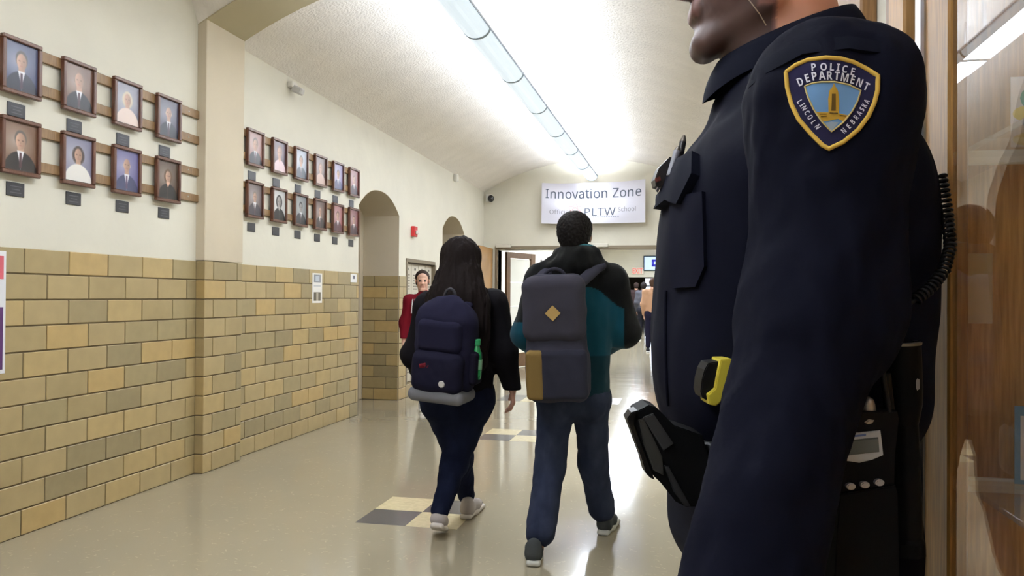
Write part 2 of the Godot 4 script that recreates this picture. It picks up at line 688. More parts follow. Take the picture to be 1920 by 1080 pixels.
		mb.box(Vector3(WL - 0.45, 0, -far_a), Vector3(WL - 0.002, TOPB - 0.004, -far_a + 0.006))
		part("mortar_bed", mb.mesh(), mortar, tr)
		var put_jamb := func(al: float, y: float, ln: float) -> void:
			part("brick", brick_mesh(snappedf(ln, 0.001), COURSE - 0.0075, 0.02), brick_tone(), tr, Vector3(WL - al, y, -far_a + 0.002))
		brick_face(tr, 0.0, 0.45, 0, 11, 0.0, put_jamb)
		# door set at the back of the reveal
		var dn := thing("door_%d" % k, "dark brown door with tan frame deep in the arched doorway", "", Vector3.ZERO, "", "structure")
		var wb := MB.new()
		wb.bev(Vector3(WL - 0.56, 0, -(g[0] + g[1] - 0.10)), Vector3(WL - 0.50, 2.1, -(g[0] - g[1] + 0.1)), 0.004)
		part("door_leaf", wb.mesh(), wood(rgb(60, 42, 28), 0.5), dn)
		var fb := MB.new()
		fb.bev(Vector3(WL - 0.6, 0, -(g[0] + g[1] + 0.05)), Vector3(WL - 0.452, 2.6, -(g[0] + g[1] - 0.10)), 0.004)
		fb.bev(Vector3(WL - 0.6, 0, -(g[0] - g[1] + 0.1)), Vector3(WL - 0.452, 2.6, -(g[0] - g[1] - 0.05)), 0.004)
		fb.bev(Vector3(WL - 0.6, 2.1, -(g[0] + g[1] - 0.1)), Vector3(WL - 0.452, 2.6, -(g[0] - g[1] + 0.1)), 0.004)
		part("door_frame", fb.mesh(), tan_paint, dn)
	# ---- pilaster
	var pl := thing("wall_pilaster", "tan painted pilaster with block-faced foot between portrait groups", "", Vector3.ZERO, "", "structure")
	var pb := MB.new()
	pb.bev(Vector3(WL - 0.02, TOPB, -5.46), Vector3(WL + 0.07, 3.16, -4.97), 0.004)
	part("shaft", pb.mesh(), tan_paint, pl)
	var pm := MB.new()
	pm.box(Vector3(WL - 0.02, 0, -5.454), Vector3(WL + 0.064, TOPB - 0.004, -4.976))
	part("mortar_bed", pm.mesh(), mortar, pl)
	var put_pil := func(al: float, y: float, ln: float) -> void:
		part("brick", brick_mesh(0.085, COURSE - 0.0075, snappedf(ln, 0.001)), brick_tone(), pl, Vector3(WL + 0.0275, y, -al))
	brick_face(pl, 4.97, 5.46, 0, 11, 5.08, put_pil)
	# ---- ceiling
	var cb := MB.new()
	vault(cb, 5.46, END, 8, 0.0, false)
	vault(cb, 1.3, 4.97, 40, 0.0, true)
	vault(cb, -6.0, 1.3, 6, 0.0, false)
	var ce := struct("ceiling", cb.mesh(), ceil_m, "stippled off-white barrel vaulted ceiling")
	var rb := MB.new()
	vault(rb, 4.97, 5.46, 2, -0.01, false)
	for s in 28:
		for al in [4.97, 5.46]:
			var x0 := WL + (WR - WL) * s / 28.0
			var x1 := WL + (WR - WL) * (s + 1) / 28.0
			rb.fquad(Vector3(x0, vh(x0, al) - 0.01, -al), Vector3(x1, vh(x1, al) - 0.01, -al), Vector3(x1, vh(x1, al) + 0.6, -al), Vector3(x0, vh(x0, al) + 0.6, -al), Vector3(0, 0, 1 if al < 5 else -1))
	part("rib", rb.mesh(), olive, ce, Vector3.ZERO, "olive tan painted ceiling rib")
	var sl := MB.new()
	sl.box(Vector3(-4.2, 4.2, -END - 0.3), Vector3(1.2, 4.4, 6.2))
	struct("roof_slab", sl.mesh(), ceil_m)
	var bw := MB.new()
	bw.box(Vector3(-4.2, 0, 6.0), Vector3(1.2, 4.2, 6.2))
	struct("wall_back", bw.mesh(), cream)

func vh(x: float, al: float) -> float:
	var c := (WL + WR) * 0.5
	var hw := (WR - WL) * 0.5
	var rise := 0.5
	var R := (hw * hw + rise * rise) / (2.0 * rise)
	var spring := lerpf(3.13, 3.0, clampf((al - 5.46) / (END - 5.46), 0.0, 1.0))
	return spring + sqrt(maxf(R * R - (x - c) * (x - c), 0.0)) - (R - rise)

func vh2(x: float, al: float, groin: bool) -> float:
	var h := vh(x, al)
	if groin:
		var q := 1.0 - pow((al - 3.135) / 1.835, 2.0)
		h = maxf(h, 3.13 + 0.5 * sqrt(maxf(q, 0.0)))
	return h

func vault(b: MB, a0: float, a1: float, na: int, drop: float, groin: bool) -> void:
	var nx := 28
	for i in na:
		for s in nx:
			var al0 := lerpf(a0, a1, float(i) / na)
			var al1 := lerpf(a0, a1, float(i + 1) / na)
			var x0 := lerpf(WL, WR, float(s) / nx)
			var x1 := lerpf(WL, WR, float(s + 1) / nx)
			var P := []
			var N := []
			for q in [[x0, al0], [x1, al0], [x1, al1], [x0, al1]]:
				P.append(Vector3(q[0], vh2(q[0], q[1], groin) + drop, -q[1]))
				var dx := (vh2(q[0] + 0.01, q[1], groin) - vh2(q[0] - 0.01, q[1], groin)) / 0.02
				var da := (vh2(q[0], q[1] + 0.005, groin) - vh2(q[0], q[1] - 0.005, groin)) / 0.01
				N.append(Vector3(dx, -1, -clampf(da, -6, 6)).normalized())
			b.tri(P[0], P[1], P[2], N[0], N[1], N[2])
			b.tri(P[0], P[2], P[3], N[0], N[2], N[3])

func wood(c: Color, rough := 0.45) -> StandardMaterial3D:
	var key := "wood %s %s" % [c.to_html(), rough]
	if not mats.has(key):
		var m := StandardMaterial3D.new()
		m.albedo_color = c
		m.roughness = rough
		var nz := noise_tex(0.025, 31 + mats.size() % 5, Color(0.74, 0.70, 0.64), Color(1, 1, 1), 512, 5)
		tri(m, nz, Vector3(9.0, 0.55, 9.0))
		mats[key] = m
	return mats[key]

func fleck_tex() -> ImageTexture:
	# vinyl body colour with sparse pale chips and streaks
	var im := Image.create(1024, 1024, false, Image.FORMAT_RGB8)
	im.fill(Color(0.9, 0.9, 0.895))
	var r := RandomNumberGenerator.new()
	r.seed = 5
	for i in 900:
		var p := Vector2(r.randf() * 1024, r.randf() * 1024)
		var d := Vector2.from_angle(r.randf() * TAU)
		var n := r.randi_range(3, 15)
		var k := r.randf_range(0.93, 1.0)
		for j in n:
			var q := p + d * j
			var s := r.randi_range(1, 3)
			for y in s:
				for x in s:
					im.set_pixel(posmod(int(q.x) + x, 1024), posmod(int(q.y) + y, 1024), Color(k, k, k * 0.985))
	return ImageTexture.create_from_image(im)

func case_and_right_wall() -> void:
	var oak := wood(rgb(232, 184, 108), 0.4)
	var oak_stile := wood(rgb(188, 142, 76), 0.45)
	var oak_dark := wood(rgb(128, 92, 52), 0.5)
	var cream: StandardMaterial3D = mats["cream"]
	# right wall beyond the display case
	var b := MB.new()
	b.box(Vector3(WR, 0, -END - 0.3), Vector3(WR + 0.6, 4.2, -1.30))
	b.box(Vector3(WR, 2.45, -1.30), Vector3(WR + 0.6, 4.2, 6.0))
	b.box(Vector3(WR, 0, 1.5), Vector3(WR + 0.6, 2.45, 6.0))
	b.box(Vector3(WR + 0.5, 0, -1.30), Vector3(WR + 0.6, 2.45, 1.5))
	var wr := struct("wall_right", b.mesh(), cream, "cream plaster corridor wall behind the officer")
	# wooden casings on that wall
	var i := 0
	for s in [[1.342, 1.437, 0.02, oak_stile], [1.437, 1.51, 0.008, oak_dark], [1.608, 1.888, 0.03, wood(rgb(150, 112, 66), 0.5)]]:
		i += 1
		var cb := MB.new()
		cb.bev(Vector3(WR - s[2], 0, -s[1]), Vector3(WR + 0.002, 3.0, -s[0]), 0.004)
		struct("trim_%d" % (i + 2), cb.mesh(), s[3], "vertical wooden casing strip on the right wall")
	# display case let into the wall
	var dc := thing("display_case", "oak display case with sliding glass front behind the officer", "cabinet", Vector3(WR + 0.25, 0, 0))
	var o := -dc.position
	var body := MB.new()
	body.bev(Vector3(WR + 0.002, 0.02, -1.295), Vector3(WR + 0.49, 2.44, -1.262), 0.003)
	part("end_panel", body.mesh(), oak, dc, o)
	var b1 := MB.new()
	b1.bev(Vector3(WR + 0.004, 0.02, 1.46), Vector3(WR + 0.49, 2.44, 1.49), 0.003)
	part("end_panel", b1.mesh(), oak, dc, o)
	var b2 := MB.new()
	b2.bev(Vector3(WR + 0.004, 0.02, -1.26), Vector3(WR + 0.49, 0.62, 1.455), 0.003)
	part("plinth", b2.mesh(), oak, dc, o)
	var b3 := MB.new()
	b3.bev(Vector3(WR + 0.004, 2.3, -1.26), Vector3(WR + 0.49, 2.44, 1.455), 0.003)
	part("head", b3.mesh(), oak, dc, o)
	var b4 := MB.new()
	b4.bev(Vector3(WR + 0.47, 0.62, -1.26), Vector3(WR + 0.49, 2.3, 1.455), 0.003)
	part("back_panel", b4.mesh(), oak, dc, o)
	var alu := mat(rgb(200, 202, 206), 0.32, 0.9)
	var rb := MB.new()
	rb.bev(Vector3(WR - 0.004, 0.0, -1.342), Vector3(WR + 0.001, 2.44, -1.312), 0.002)
	rb.bev(Vector3(WR - 0.012, 0.0, -1.312), Vector3(WR + 0.001, 2.44, -1.277), 0.004)
	var sb0 := MB.new()
	sb0.bev(Vector3(WR - 0.006, 0.02, -1.276), Vector3(WR + 0.02, 2.44, -1.172), 0.003)
	part("stile", sb0.mesh(), oak_stile, dc, o)
	part("glass_track", rb.mesh(), alu, dc, o, "brushed aluminium sliding glass track")
	var glass := StandardMaterial3D.new()
	glass.albedo_color = Color(0.96, 0.98, 0.97, 0.03)
	glass.transparency = BaseMaterial3D.TRANSPARENCY_ALPHA
	glass.roughness = 0.0
	mats["glass"] = glass
	var gb := MB.new()
	gb.box(Vector3(WR, 0.62, -1.172), Vector3(WR + 0.006, 2.3, 1.45))
	part("glass_pane", gb.mesh(), glass, dc, o)
	# shelves
	var shelf_m := StandardMaterial3D.new()
	shelf_m.albedo_color = Color(0.9, 0.97, 0.95, 0.12)
	shelf_m.transparency = BaseMaterial3D.TRANSPARENCY_ALPHA
	shelf_m.roughness = 0.02
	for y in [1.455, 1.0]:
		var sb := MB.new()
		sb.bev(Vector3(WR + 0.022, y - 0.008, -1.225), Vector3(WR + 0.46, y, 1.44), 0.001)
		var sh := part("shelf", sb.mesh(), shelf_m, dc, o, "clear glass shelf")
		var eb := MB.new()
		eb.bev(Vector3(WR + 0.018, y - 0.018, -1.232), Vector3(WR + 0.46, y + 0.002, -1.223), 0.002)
		part("lit_edge_strip", eb.mesh(), mat(rgb(236, 234, 226), 0.4), sh, Vector3.ZERO, "white strip painting the lit end of the glass shelf")  # white colour stands in for light caught in the glass end
	# cards standing in the case
	var c1 := thing("greeting_card", "colourful card with green and magenta blobs on glass shelf", "card", Vector3(WR + 0.17, 1.456, -1.2))
	var cbm := MB.new()
	cbm.box(Vector3(-0.09, 0, -0.001), Vector3(0.09, 0.095, 0.0))
	part("sheet", cbm.mesh(), mat(rgb(240, 238, 240), 0.5), c1)
	for d in [[-0.045, 0.066, 0.034, 0.022, rgb(120, 196, 172)], [0.03, 0.06, 0.03, 0.02, rgb(150, 205, 190)], [-0.018, 0.03, 0.020, 0.012, rgb(178, 74, 150)], [-0.055, 0.034, 0.022, 0.012, rgb(170, 195, 225)], [-0.072, 0.045, 0.016, 0.010, rgb(238, 226, 120)], [-0.068, 0.010, 0.02, 0.009, rgb(240, 228, 130)]]:
		var poly := PackedVector2Array()
		for q in 16:
			poly.append(Vector2(d[0] + d[2] * cos(TAU * q / 16), d[1] + d[3] * sin(TAU * q / 16)))
		var bb := MB.new()
		bb.prism(poly, 0.0006, Transform3D(Basis(), Vector3(0, 0, 0)))
		part("printed_blob", bb.mesh(), mat(d[4], 0.5), c1)
	var c2 := thing("leaflet", "white leaflet with blue border on the lower glass shelf", "leaflet", Vector3(WR + 0.17, 1.001, -1.2))
	var lb := MB.new()
	lb.box(Vector3(-0.085, 0, -0.001), Vector3(0.06, 0.105, 0.0))
	part("sheet", lb.mesh(), mat(rgb(120, 165, 205), 0.5), c2)
	var lb2 := MB.new()
	lb2.box(Vector3(-0.078, 0.006, 0.0), Vector3(0.052, 0.092, 0.001))
	part("print_area", lb2.mesh(), mat(rgb(232, 234, 240), 0.5), c2)
	var c3 := thing("notice_card", "plain pale card fixed inside the oak case end", "card", Vector3(WR + 0.05, 1.215, -1.261))
	var nb := MB.new()
	nb.bev(Vector3(-0.012, 0, 0), Vector3(0.028, 0.1, 0.002), 0.0005)
	part("sheet", nb.mesh(), mat(rgb(214, 196, 160), 0.6), c3)

func far_end() -> void:
	var cream: StandardMaterial3D = mats["cream"]
	var ol := -3.08
	var orr := 0.12
	var b := MB.new()
	b.box(Vector3(WL, 2.05, -END - 0.25), Vector3(WR, 4.2, -END))
	b.box(Vector3(WL, 0, -END - 0.25), Vector3(ol, 2.05, -END))
	b.box(Vector3(orr, 0, -END - 0.25), Vector3(WR, 2.05, -END))
	struct("wall_end", b.mesh(), cream, "cream plaster end wall over the corridor doorway")
	var steel := mat(rgb(120, 108, 88), 0.45, 0.2)
	var fb := MB.new()
	fb.bev(Vector3(ol - 0.05, 2.02, -END - 0.27), Vector3(orr + 0.05, 2.08, -END + 0.02), 0.004)
	fb.bev(Vector3(ol - 0.05, 0, -END - 0.27), Vector3(ol, 2.02, -END + 0.02), 0.004)
	fb.bev(Vector3(orr, 0, -END - 0.27), Vector3(orr + 0.05, 2.02, -END + 0.02), 0.004)
	struct("trim_6", fb.mesh(), steel, "brown metal door frame across the end wall")
	# closers on the head of the frame
	for x in [-2.98, -1.36]:
		var cl := thing("door_closer", "pale metal door closer on frame head, %s" % ("beside the open doors" if x < -2 else "above the boy"), "door closer", Vector3(x, 2.08, -END + 0.05))
		var cb := MB.new()
		cb.bev(Vector3(-0.13, -0.03, -0.03), Vector3(0.13, 0.03, 0.03), 0.008)
		part("case", cb.mesh(), mat(rgb(206, 200, 186), 0.4), cl)
		var ab := MB.new()
		ab.bev(Vector3(0.0, -0.055, -0.012), Vector3(0.3, -0.04, 0.012), 0.003)
		part("arm", ab.mesh(), steel, cl)
	var oak := wood(rgb(168, 126, 70), 0.45)
	# leaf folded back against the left wall
	var d3 := thing("door_3", "oak door leaf folded back beside the end doorway", "", Vector3(-3.19, 0, -END + 0.02), "", "structure")
	var lb := MB.new()
	lb.bev(Vector3(-0.022, 0.01, 0.0), Vector3(0.022, 2.04, 0.9), 0.003)
	part("leaf", lb.mesh(), oak, d3)
	var kb := MB.new()
	kb.bev(Vector3(0.022, 0.1, 0.12), Vector3(0.025, 0.35, 0.8), 0.001)
	part("kick_plate", kb.mesh(), mat(rgb(170, 160, 140), 0.4, 0.6), d3)
	# glazed leaf swung away
	var d4 := thing("door_4", "dark wood framed door with stacked white panes standing open", "", Vector3(-3.0, 0, -END - 0.25), "", "structure")
	d4.rotation.y = deg_to_rad(68.0)
	var dw := wood(rgb(112, 78, 44), 0.5)
	var sb := MB.new()
	sb.bev(Vector3(0, 0.01, -0.022), Vector3(0.11, 2.0, 0.022), 0.003)
	sb.bev(Vector3(0.76, 0.01, -0.022), Vector3(0.9, 2.0, 0.022), 0.003)
	sb.bev(Vector3(0.11, 1.9, -0.022), Vector3(0.76, 2.0, 0.022), 0.003)
	sb.bev(Vector3(0.11, 0.01, -0.022), Vector3(0.76, 0.25, 0.022), 0.003)
	part("door_frame", sb.mesh(), dw, d4)
	for k in 4:
		var pb := MB.new()
		var y0 := 0.26 + k * 0.41
		pb.bev(Vector3(0.115, y0, -0.006), Vector3(0.755, y0 + 0.395, 0.006), 0.002)
		part("pane", pb.mesh(), mat(rgb(232, 232, 228), 0.25), d4, Vector3.ZERO, "white frosted pane")
	# corridor beyond
	var w := MB.new()
	w.box(Vector3(WL - 0.3, 0, -30.0), Vector3(WL, 3.05, -END - 0.25))
	struct("wall_left_far", w.mesh(), cream, "cream wall of the corridor beyond the doors")
	var w2 := MB.new()
	w2.box(Vector3(WR, 0, -30.0), Vector3(WR + 0.3, 3.05, -END - 0.25))
	struct("wall_right_far", w2.mesh(), cream)
	var w3 := MB.new()
	w3.box(Vector3(WL - 0.3, 3.05, -46.0), Vector3(WR + 0.3, 3.25, -END - 0.25))
	struct("ceiling_far", w3.mesh(), mats["ceiling"])
	var w4 := MB.new()
	w4.box(Vector3(WL, 1.97, -30.3), Vector3(WR, 3.05, -30.0))
	w4.box(Vector3(WL, 0, -30.3), Vector3(-3.05, 1.97, -30.0))
	struct("wall_far_lintel", w4.mesh(), cream, "cream wall over the far lobby opening")
	# lobby
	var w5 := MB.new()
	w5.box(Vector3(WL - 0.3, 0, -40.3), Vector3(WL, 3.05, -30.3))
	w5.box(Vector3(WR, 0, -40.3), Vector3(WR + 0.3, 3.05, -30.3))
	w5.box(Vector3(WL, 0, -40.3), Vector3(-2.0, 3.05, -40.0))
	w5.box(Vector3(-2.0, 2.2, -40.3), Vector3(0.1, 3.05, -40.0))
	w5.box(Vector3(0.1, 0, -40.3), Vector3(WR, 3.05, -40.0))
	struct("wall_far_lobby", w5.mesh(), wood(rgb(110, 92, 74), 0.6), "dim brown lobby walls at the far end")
	var wd := thing("window_1", "bright glazed entrance doors at the end of the lobby", "", Vector3(-0.95, 0, -40.15), "", "structure")
	var fr := MB.new()
	for x in [-1.05, -0.02, 1.0]:
		fr.bev(Vector3(x, 0, -0.03), Vector3(x + 0.06, 2.2, 0.03), 0.004)
	for y in [0.0, 1.0, 1.75, 2.14]:
		fr.bev(Vector3(-1.05, y, -0.025), Vector3(1.05, y + 0.06, 0.025), 0.004)
	part("window_frame", fr.mesh(), mat(rgb(60, 58, 60), 0.5), wd)
	var gp := MB.new()
	gp.box(Vector3(-1.04, 0.02, -0.003), Vector3(1.04, 2.18, 0.003))
	part("pane", gp.mesh(), mats["glass"], wd)
	# monitor and exit sign over the opening
	var mo := thing("wall_monitor", "lit blue and white screen hung on cream far wall", "monitor", Vector3(-1.06, 2.2, -29.99))
	var mb := MB.new()
	mb.bev(Vector3(-0.46, 0, 0), Vector3(0.46, 0.56, 0.06), 0.012)
	part("casing", mb.mesh(), mat(rgb(20, 60, 70), 0.4), mo)
	var scr := MB.new()
	scr.box(Vector3(-0.42, 0.04, 0.058), Vector3(0.42, 0.52, 0.062))
	part("screen", scr.mesh(), glow(rgb(190, 210, 255), 1.2), mo)
	var s2 := MB.new()
	s2.box(Vector3(-0.16, 0.16, 0.06), Vector3(0.06, 0.24, 0.064))
	s2.box(Vector3(-0.16, 0.16, 0.06), Vector3(-0.06, 0.42, 0.064))
	s2.box(Vector3(-0.16, 0.34, 0.06), Vector3(0.1, 0.42, 0.064))
	part("screen_graphic", s2.mesh(), glow(rgb(70, 70, 190), 0.8), mo)
	var ml := OmniLight3D.new()
	ml.name = "wall_monitor_light"
	ml.light_energy = 0.15
	ml.light_size = 0.3
	ml.omni_range = 30.0
	ml.light_color = rgb(190, 210, 255)
	ml.shadow_enabled = true
	ml.position = Vector3(-1.06, 2.48, -29.8)
	add_child(ml)
	var ex := thing("exit_sign", "small pale exit sign with red letters over far opening", "sign", Vector3(-1.73, 2.07, -29.98))
	var eb := MB.new()
	eb.bev(Vector3(-0.22, 0, 0), Vector3(0.22, 0.26, 0.04), 0.006)
	part("casing", eb.mesh(), mat(rgb(232, 214, 200), 0.5), ex)
	text(ex, "EXIT", Vector3(0, 0.13, 0.042), Basis(), 0.36, 0.18, glow(rgb(240, 70, 60), 0.9))
	# board on the far left wall
	var bd := thing("notice_board", "dark framed board on the wall beyond the doors", "board", Vector3(WL, 1.7, -19.1))
	var db := MB.new()
	db.bev(Vector3(0, 0, -0.6), Vector3(0.03, 0.4, 0.6), 0.005)
	part("frame", db.mesh(), mat(rgb(70, 64, 58), 0.6), bd)
	var db2 := MB.new()
	db2.box(Vector3(0.03, 0.04, -0.56), Vector3(0.034, 0.36, 0.56))
	part("panel", db2.mesh(), mat(rgb(205, 205, 200), 0.6), bd)

func glow(c: Color, e: float) -> StandardMaterial3D:
	var m := StandardMaterial3D.new()
	m.albedo_color = c.darkened(0.3)
	m.emission_enabled = true
	m.emission = c
	m.emission_energy_multiplier = e
	return m

func text(parent: Node3D, s: String, at: Vector3, B: Basis, w: float, h: float, m: Material, family := "Droid Sans") -> void:
	var t := TextMesh.new()
	var f := SystemFont.new()
	f.font_names = PackedStringArray([family])
	t.font = f
	t.text = s
	t.font_size = 64
	t.pixel_size = 0.01
	t.depth = 0.01
	var bb := t.get_aabb()
	var k := Vector3(w / bb.size.x, h / bb.size.y, 0.15)
	var o := part("lettering", t, m, parent)
	o.transform = Transform3D(B * Basis.from_scale(k), at - B * (bb.get_center() * k))

func fixtures() -> void:
	var tube_white := rgb(232, 242, 255)
	var lens := glow(rgb(226, 240, 250), 0.92)
	lens.roughness = 0.3
	var housing := mat(rgb(236, 236, 236), 0.45)
	var side := mat(rgb(150, 158, 170), 0.5, 0.3)
	var hk := MB.new()
	var prof := PackedVector2Array()
	for i in 13:
		var a := PI + PI * i / 12.0
		prof.append(Vector2(0.1 * cos(a), 0.075 * sin(a)))
	var lm := MB.new()
	lm.prism(prof, 1.19, Transform3D(Basis(), Vector3(0, 0, -0.595)))
	var ribs := MB.new()
	var p2 := PackedVector2Array()
	for q in prof:
		p2.append(q * 1.04)
	ribs.prism(p2, 0.012, Transform3D(Basis(), Vector3(0, 0, -0.006)))
	hk.bev(Vector3(-0.075, 0.001, -0.608), Vector3(0.075, 0.03, 0.608), 0.006)
	var sd := MB.new()
	sd.bev(Vector3(-0.003, -0.012, -0.608), Vector3(0.003, 0.012, 0.608), 0.002)
	var st := MB.new()
	st.tube(PackedVector3Array([Vector3(0, 0.03, 0), Vector3(0, 0.29, 0)]), 0.008, 6)
	var M := [lm.mesh(), hk.mesh(), sd.mesh(), ribs.mesh(), st.mesh()]
	var spots := []
	for k in 7: spots.append(12.36 - 1.222 * k)
	for k in 6: spots.append(3.6 - 1.222 * k)  # near row is out of view, added to light the near bay
	var nths := ["first", "second", "third", "fourth", "fifth", "sixth", "seventh"]
	var nq := 0
	for a in spots:
		var near: bool = a < 4.0
		var nth: String = nths[nq % 7]
		nq += 1
		var p := Vector3(-1.5, 3.2, -a)
		var l := thing("ceiling_light", "glowing curved fluorescent light section under the vault, %s from the end wall" % nth if not near else "unseen fluorescent light section added before the ceiling rib, %s from the rib" % nth, "ceiling light", p, "far row of ceiling lights" if not near else "unseen added near row of ceiling lights")
		part("lens", M[0], lens, l)
		part("housing", M[1], housing, l)
		for e in [-1.0, 1.0]:
			part("side_rail", M[2], side, l, Vector3(0.103 * e, 0, 0))
			part("lens_joint", M[3], mat(rgb(170, 180, 190), 0.5), l, Vector3(0, 0, 0.601 * e))
			part("stem", M[4], housing, l, Vector3(0, 0, 0.4 * e))
		area("ceiling_light_down", p + Vector3(0, -0.085, 0), 0.18, 1.15, 1.75, tube_white, false)
		area("ceiling_light_up", p + Vector3(0, 0.045, 0), 0.14, 1.15, 5.0, tube_white, true)
	var pm := MB.new()
	pm.bev(Vector3(-0.3, 0, -0.6), Vector3(0.3, 0.05, 0.6), 0.01)
	var pmesh := pm.mesh()
	var q := 0
	for a in [15.5, 19.0, 22.5, 26.0]:
		var l := thing("ceiling_panel_light", "flat white ceiling light, %s beyond the open doors" % nths[q], "ceiling light", Vector3(-1.5, 3.0, -a), "panel lights beyond the doors")
		q += 1
		part("panel", pmesh, lens, l)
		area("ceiling_panel_light_down", Vector3(-1.5, 2.98, -a), 0.55, 1.1, 24.0, tube_white, false)

# ---------------------------------------------------------------- portraits
const SITTERS := [
	# backdrop, jacket, hair, collar (0 suit, 1 blouse, 2 open), head size, hair shape (0 short, 1 bald, 2 full), look
	[[62, 66, 92], [30, 32, 46], [60, 54, 52], 0, 1.0, 0, "dark navy suit and pale tie"],
	[[92, 66, 52], [34, 34, 40], [110, 98, 90], 0, 1.0, 1, "dark suit, bald, on brown backdrop"],
	[[122, 120, 132], [226, 206, 196], [196, 182, 160], 1, 0.9, 2, "pale pink blouse"],
	[[58, 54, 70], [26, 28, 40], [190, 180, 170], 0, 0.9, 1, "black suit and light striped tie"],
	[[104, 78, 62], [40, 36, 36], [92, 84, 80], 0, 1.0, 0, "charcoal suit on brown backdrop"],
	[[120, 118, 138], [232, 228, 222], [58, 46, 42], 1, 0.9, 2, "white blouse and dark hair"],
	[[96, 92, 132], [58, 62, 92], [180, 172, 168], 0, 0.9, 1, "blue grey suit on violet backdrop"],
	[[70, 54, 44], [28, 24, 24], [88, 66, 48], 2, 0.85, 2, "dark top on dark brown backdrop"],
	[[146, 110, 104], [38, 36, 42], [70, 56, 50], 0, 1.0, 0, "dark suit on rosy backdrop"],
	[[70, 50, 60], [226, 200, 206], [120, 90, 78], 2, 1.1, 0, "pink shirt"],
	[[170, 176, 190], [58, 64, 76], [84, 76, 72], 0, 0.9, 0, "grey suit on pale blue backdrop"],
	[[90, 72, 66], [190, 162, 150], [120, 90, 70], 1, 0.9, 2, "beige blouse"],
	[[134, 124, 160], [70, 72, 100], [110, 100, 96], 0, 0.85, 0, "blue suit on lilac backdrop"],
	[[116, 70, 72], [52, 38, 46], [90, 64, 58], 0, 0.85, 0, "dark jacket on red brown backdrop"],
	[[96, 84, 84], [54, 50, 58], [120, 108, 100], 0, 0.8, 0, "grey suit on grey backdrop"],
	[[190, 190, 188], [28, 28, 30], [24, 22, 22], 2, 1.0, 2, "black top and black hair on pale backdrop"],
	[[120, 124, 126], [40, 42, 46], [36, 34, 36], 0, 0.85, 0, "dark grey suit"],
	[[84, 64, 58], [40, 34, 36], [110, 92, 80], 0, 0.8, 1, "black suit on dark backdrop"],
	[[140, 92, 92], [74, 46, 52], [80, 56, 50], 0, 0.85, 0, "plum jacket on rosy backdrop"],
	[[110, 66, 68], [56, 40, 46], [84, 60, 56], 0, 0.8, 0, "brown jacket on wine backdrop"]]

func soft(d: float, w: float) -> float:
	return clampf(0.5 - d / w, 0.0, 1.0)

func atlas() -> ImageTexture:
	var W := 80
	var H := 104
	var im := Image.create(W * 5, H * 4, false, Image.FORMAT_RGB8)
	for n in 20:
		var s: Array = SITTERS[n]
		var bg := rgb(s[0][0], s[0][1], s[0][2])
		var jk := rgb(s[1][0], s[1][1], s[1][2])
		var hr := rgb(s[2][0], s[2][1], s[2][2])
		var sk := rgb(204, 164, 142) if n != 15 and n != 16 else rgb(176, 170, 166)
		var hs: float = s[4]
		for y in H:
			for x in W:
				var u := (x + 0.5) / W * 2.0 - 1.0
				var v := (y + 0.5) / H * 2.6 - 1.3
				var c := bg.lerp(bg.lightened(0.35), soft((Vector2(u + 0.35, v + 0.25).length() - 0.6), 1.2))
				var hy := -0.36 * hs
				var hr0 := 0.43 * hs
				if s[5] == 2:
					c = c.lerp(hr, soft(Vector2(u / 1.12, (v - hy - 0.06) / 1.3).length() - hr0, 0.1))
				c = c.lerp(sk.darkened(0.15), soft(maxf(absf(u) - 0.19 * hs, absf(v - 0.12) - 0.25), 0.06))
				var sh := Vector2(u / 1.08, (v - 1.45) / 1.28).length() - 0.95
				c = c.lerp(jk, soft(sh, 0.05))
				if s[3] == 0:
					var vee := maxf(absf(u) - 0.22 * clampf((1.05 - v) / 0.85, 0.0, 1.0), 0.2 - v)
					c = c.lerp(rgb(222, 222, 226), soft(vee, 0.05))
					c = c.lerp(jk.lerp(rgb(120, 70, 80), 0.4), soft(maxf(absf(u) - 0.055 - 0.03 * v, maxf(0.3 - v, v - 1.1)), 0.05))
				elif s[3] == 2:
					c = c.lerp(sk, soft(maxf(absf(u) - 0.16 * clampf((0.5 - v) / 0.3, 0, 1), 0.1 - v), 0.05))
				if s[5] != 1:
					c = c.lerp(hr, soft(Vector2(u / 0.84, (v - hy + 0.07) / 1.08).length() - hr0, 0.06))
				else:
					c = c.lerp(hr, soft(Vector2(u / 0.84, (v - hy + 0.0) / 0.5).length() - hr0, 0.08))
				var fy := v - hy - (0.05 if s[5] != 1 else -0.04)
				var face := Vector2(u / 0.70, fy / 1.02).length() - hr0
				c = c.lerp(sk.lerp(sk.darkened(0.35), clampf(0.5 + u * 1.4, 0.0, 0.8)), soft(face, 0.07))
				for e in [-1.0, 1.0]:
					c = c.lerp(rgb(64, 46, 42), 0.75 * soft(Vector2((u - e * 0.13 * hs) / 1.7, fy + 0.03).length() - 0.028, 0.06))
				c = c.lerp(sk.darkened(0.4), 0.5 * soft(Vector2(u / 0.9, (fy - 0.1) / 1.4).length() - 0.03, 0.08))
				c = c.lerp(rgb(150, 90, 84), 0.6 * soft(Vector2(u / 2.8, fy - 0.23 * hs).length() - 0.026, 0.05))
				im.set_pixel((n % 5) * W + x, (n / 5) * H + y, c)
	return ImageTexture.create_from_image(im)

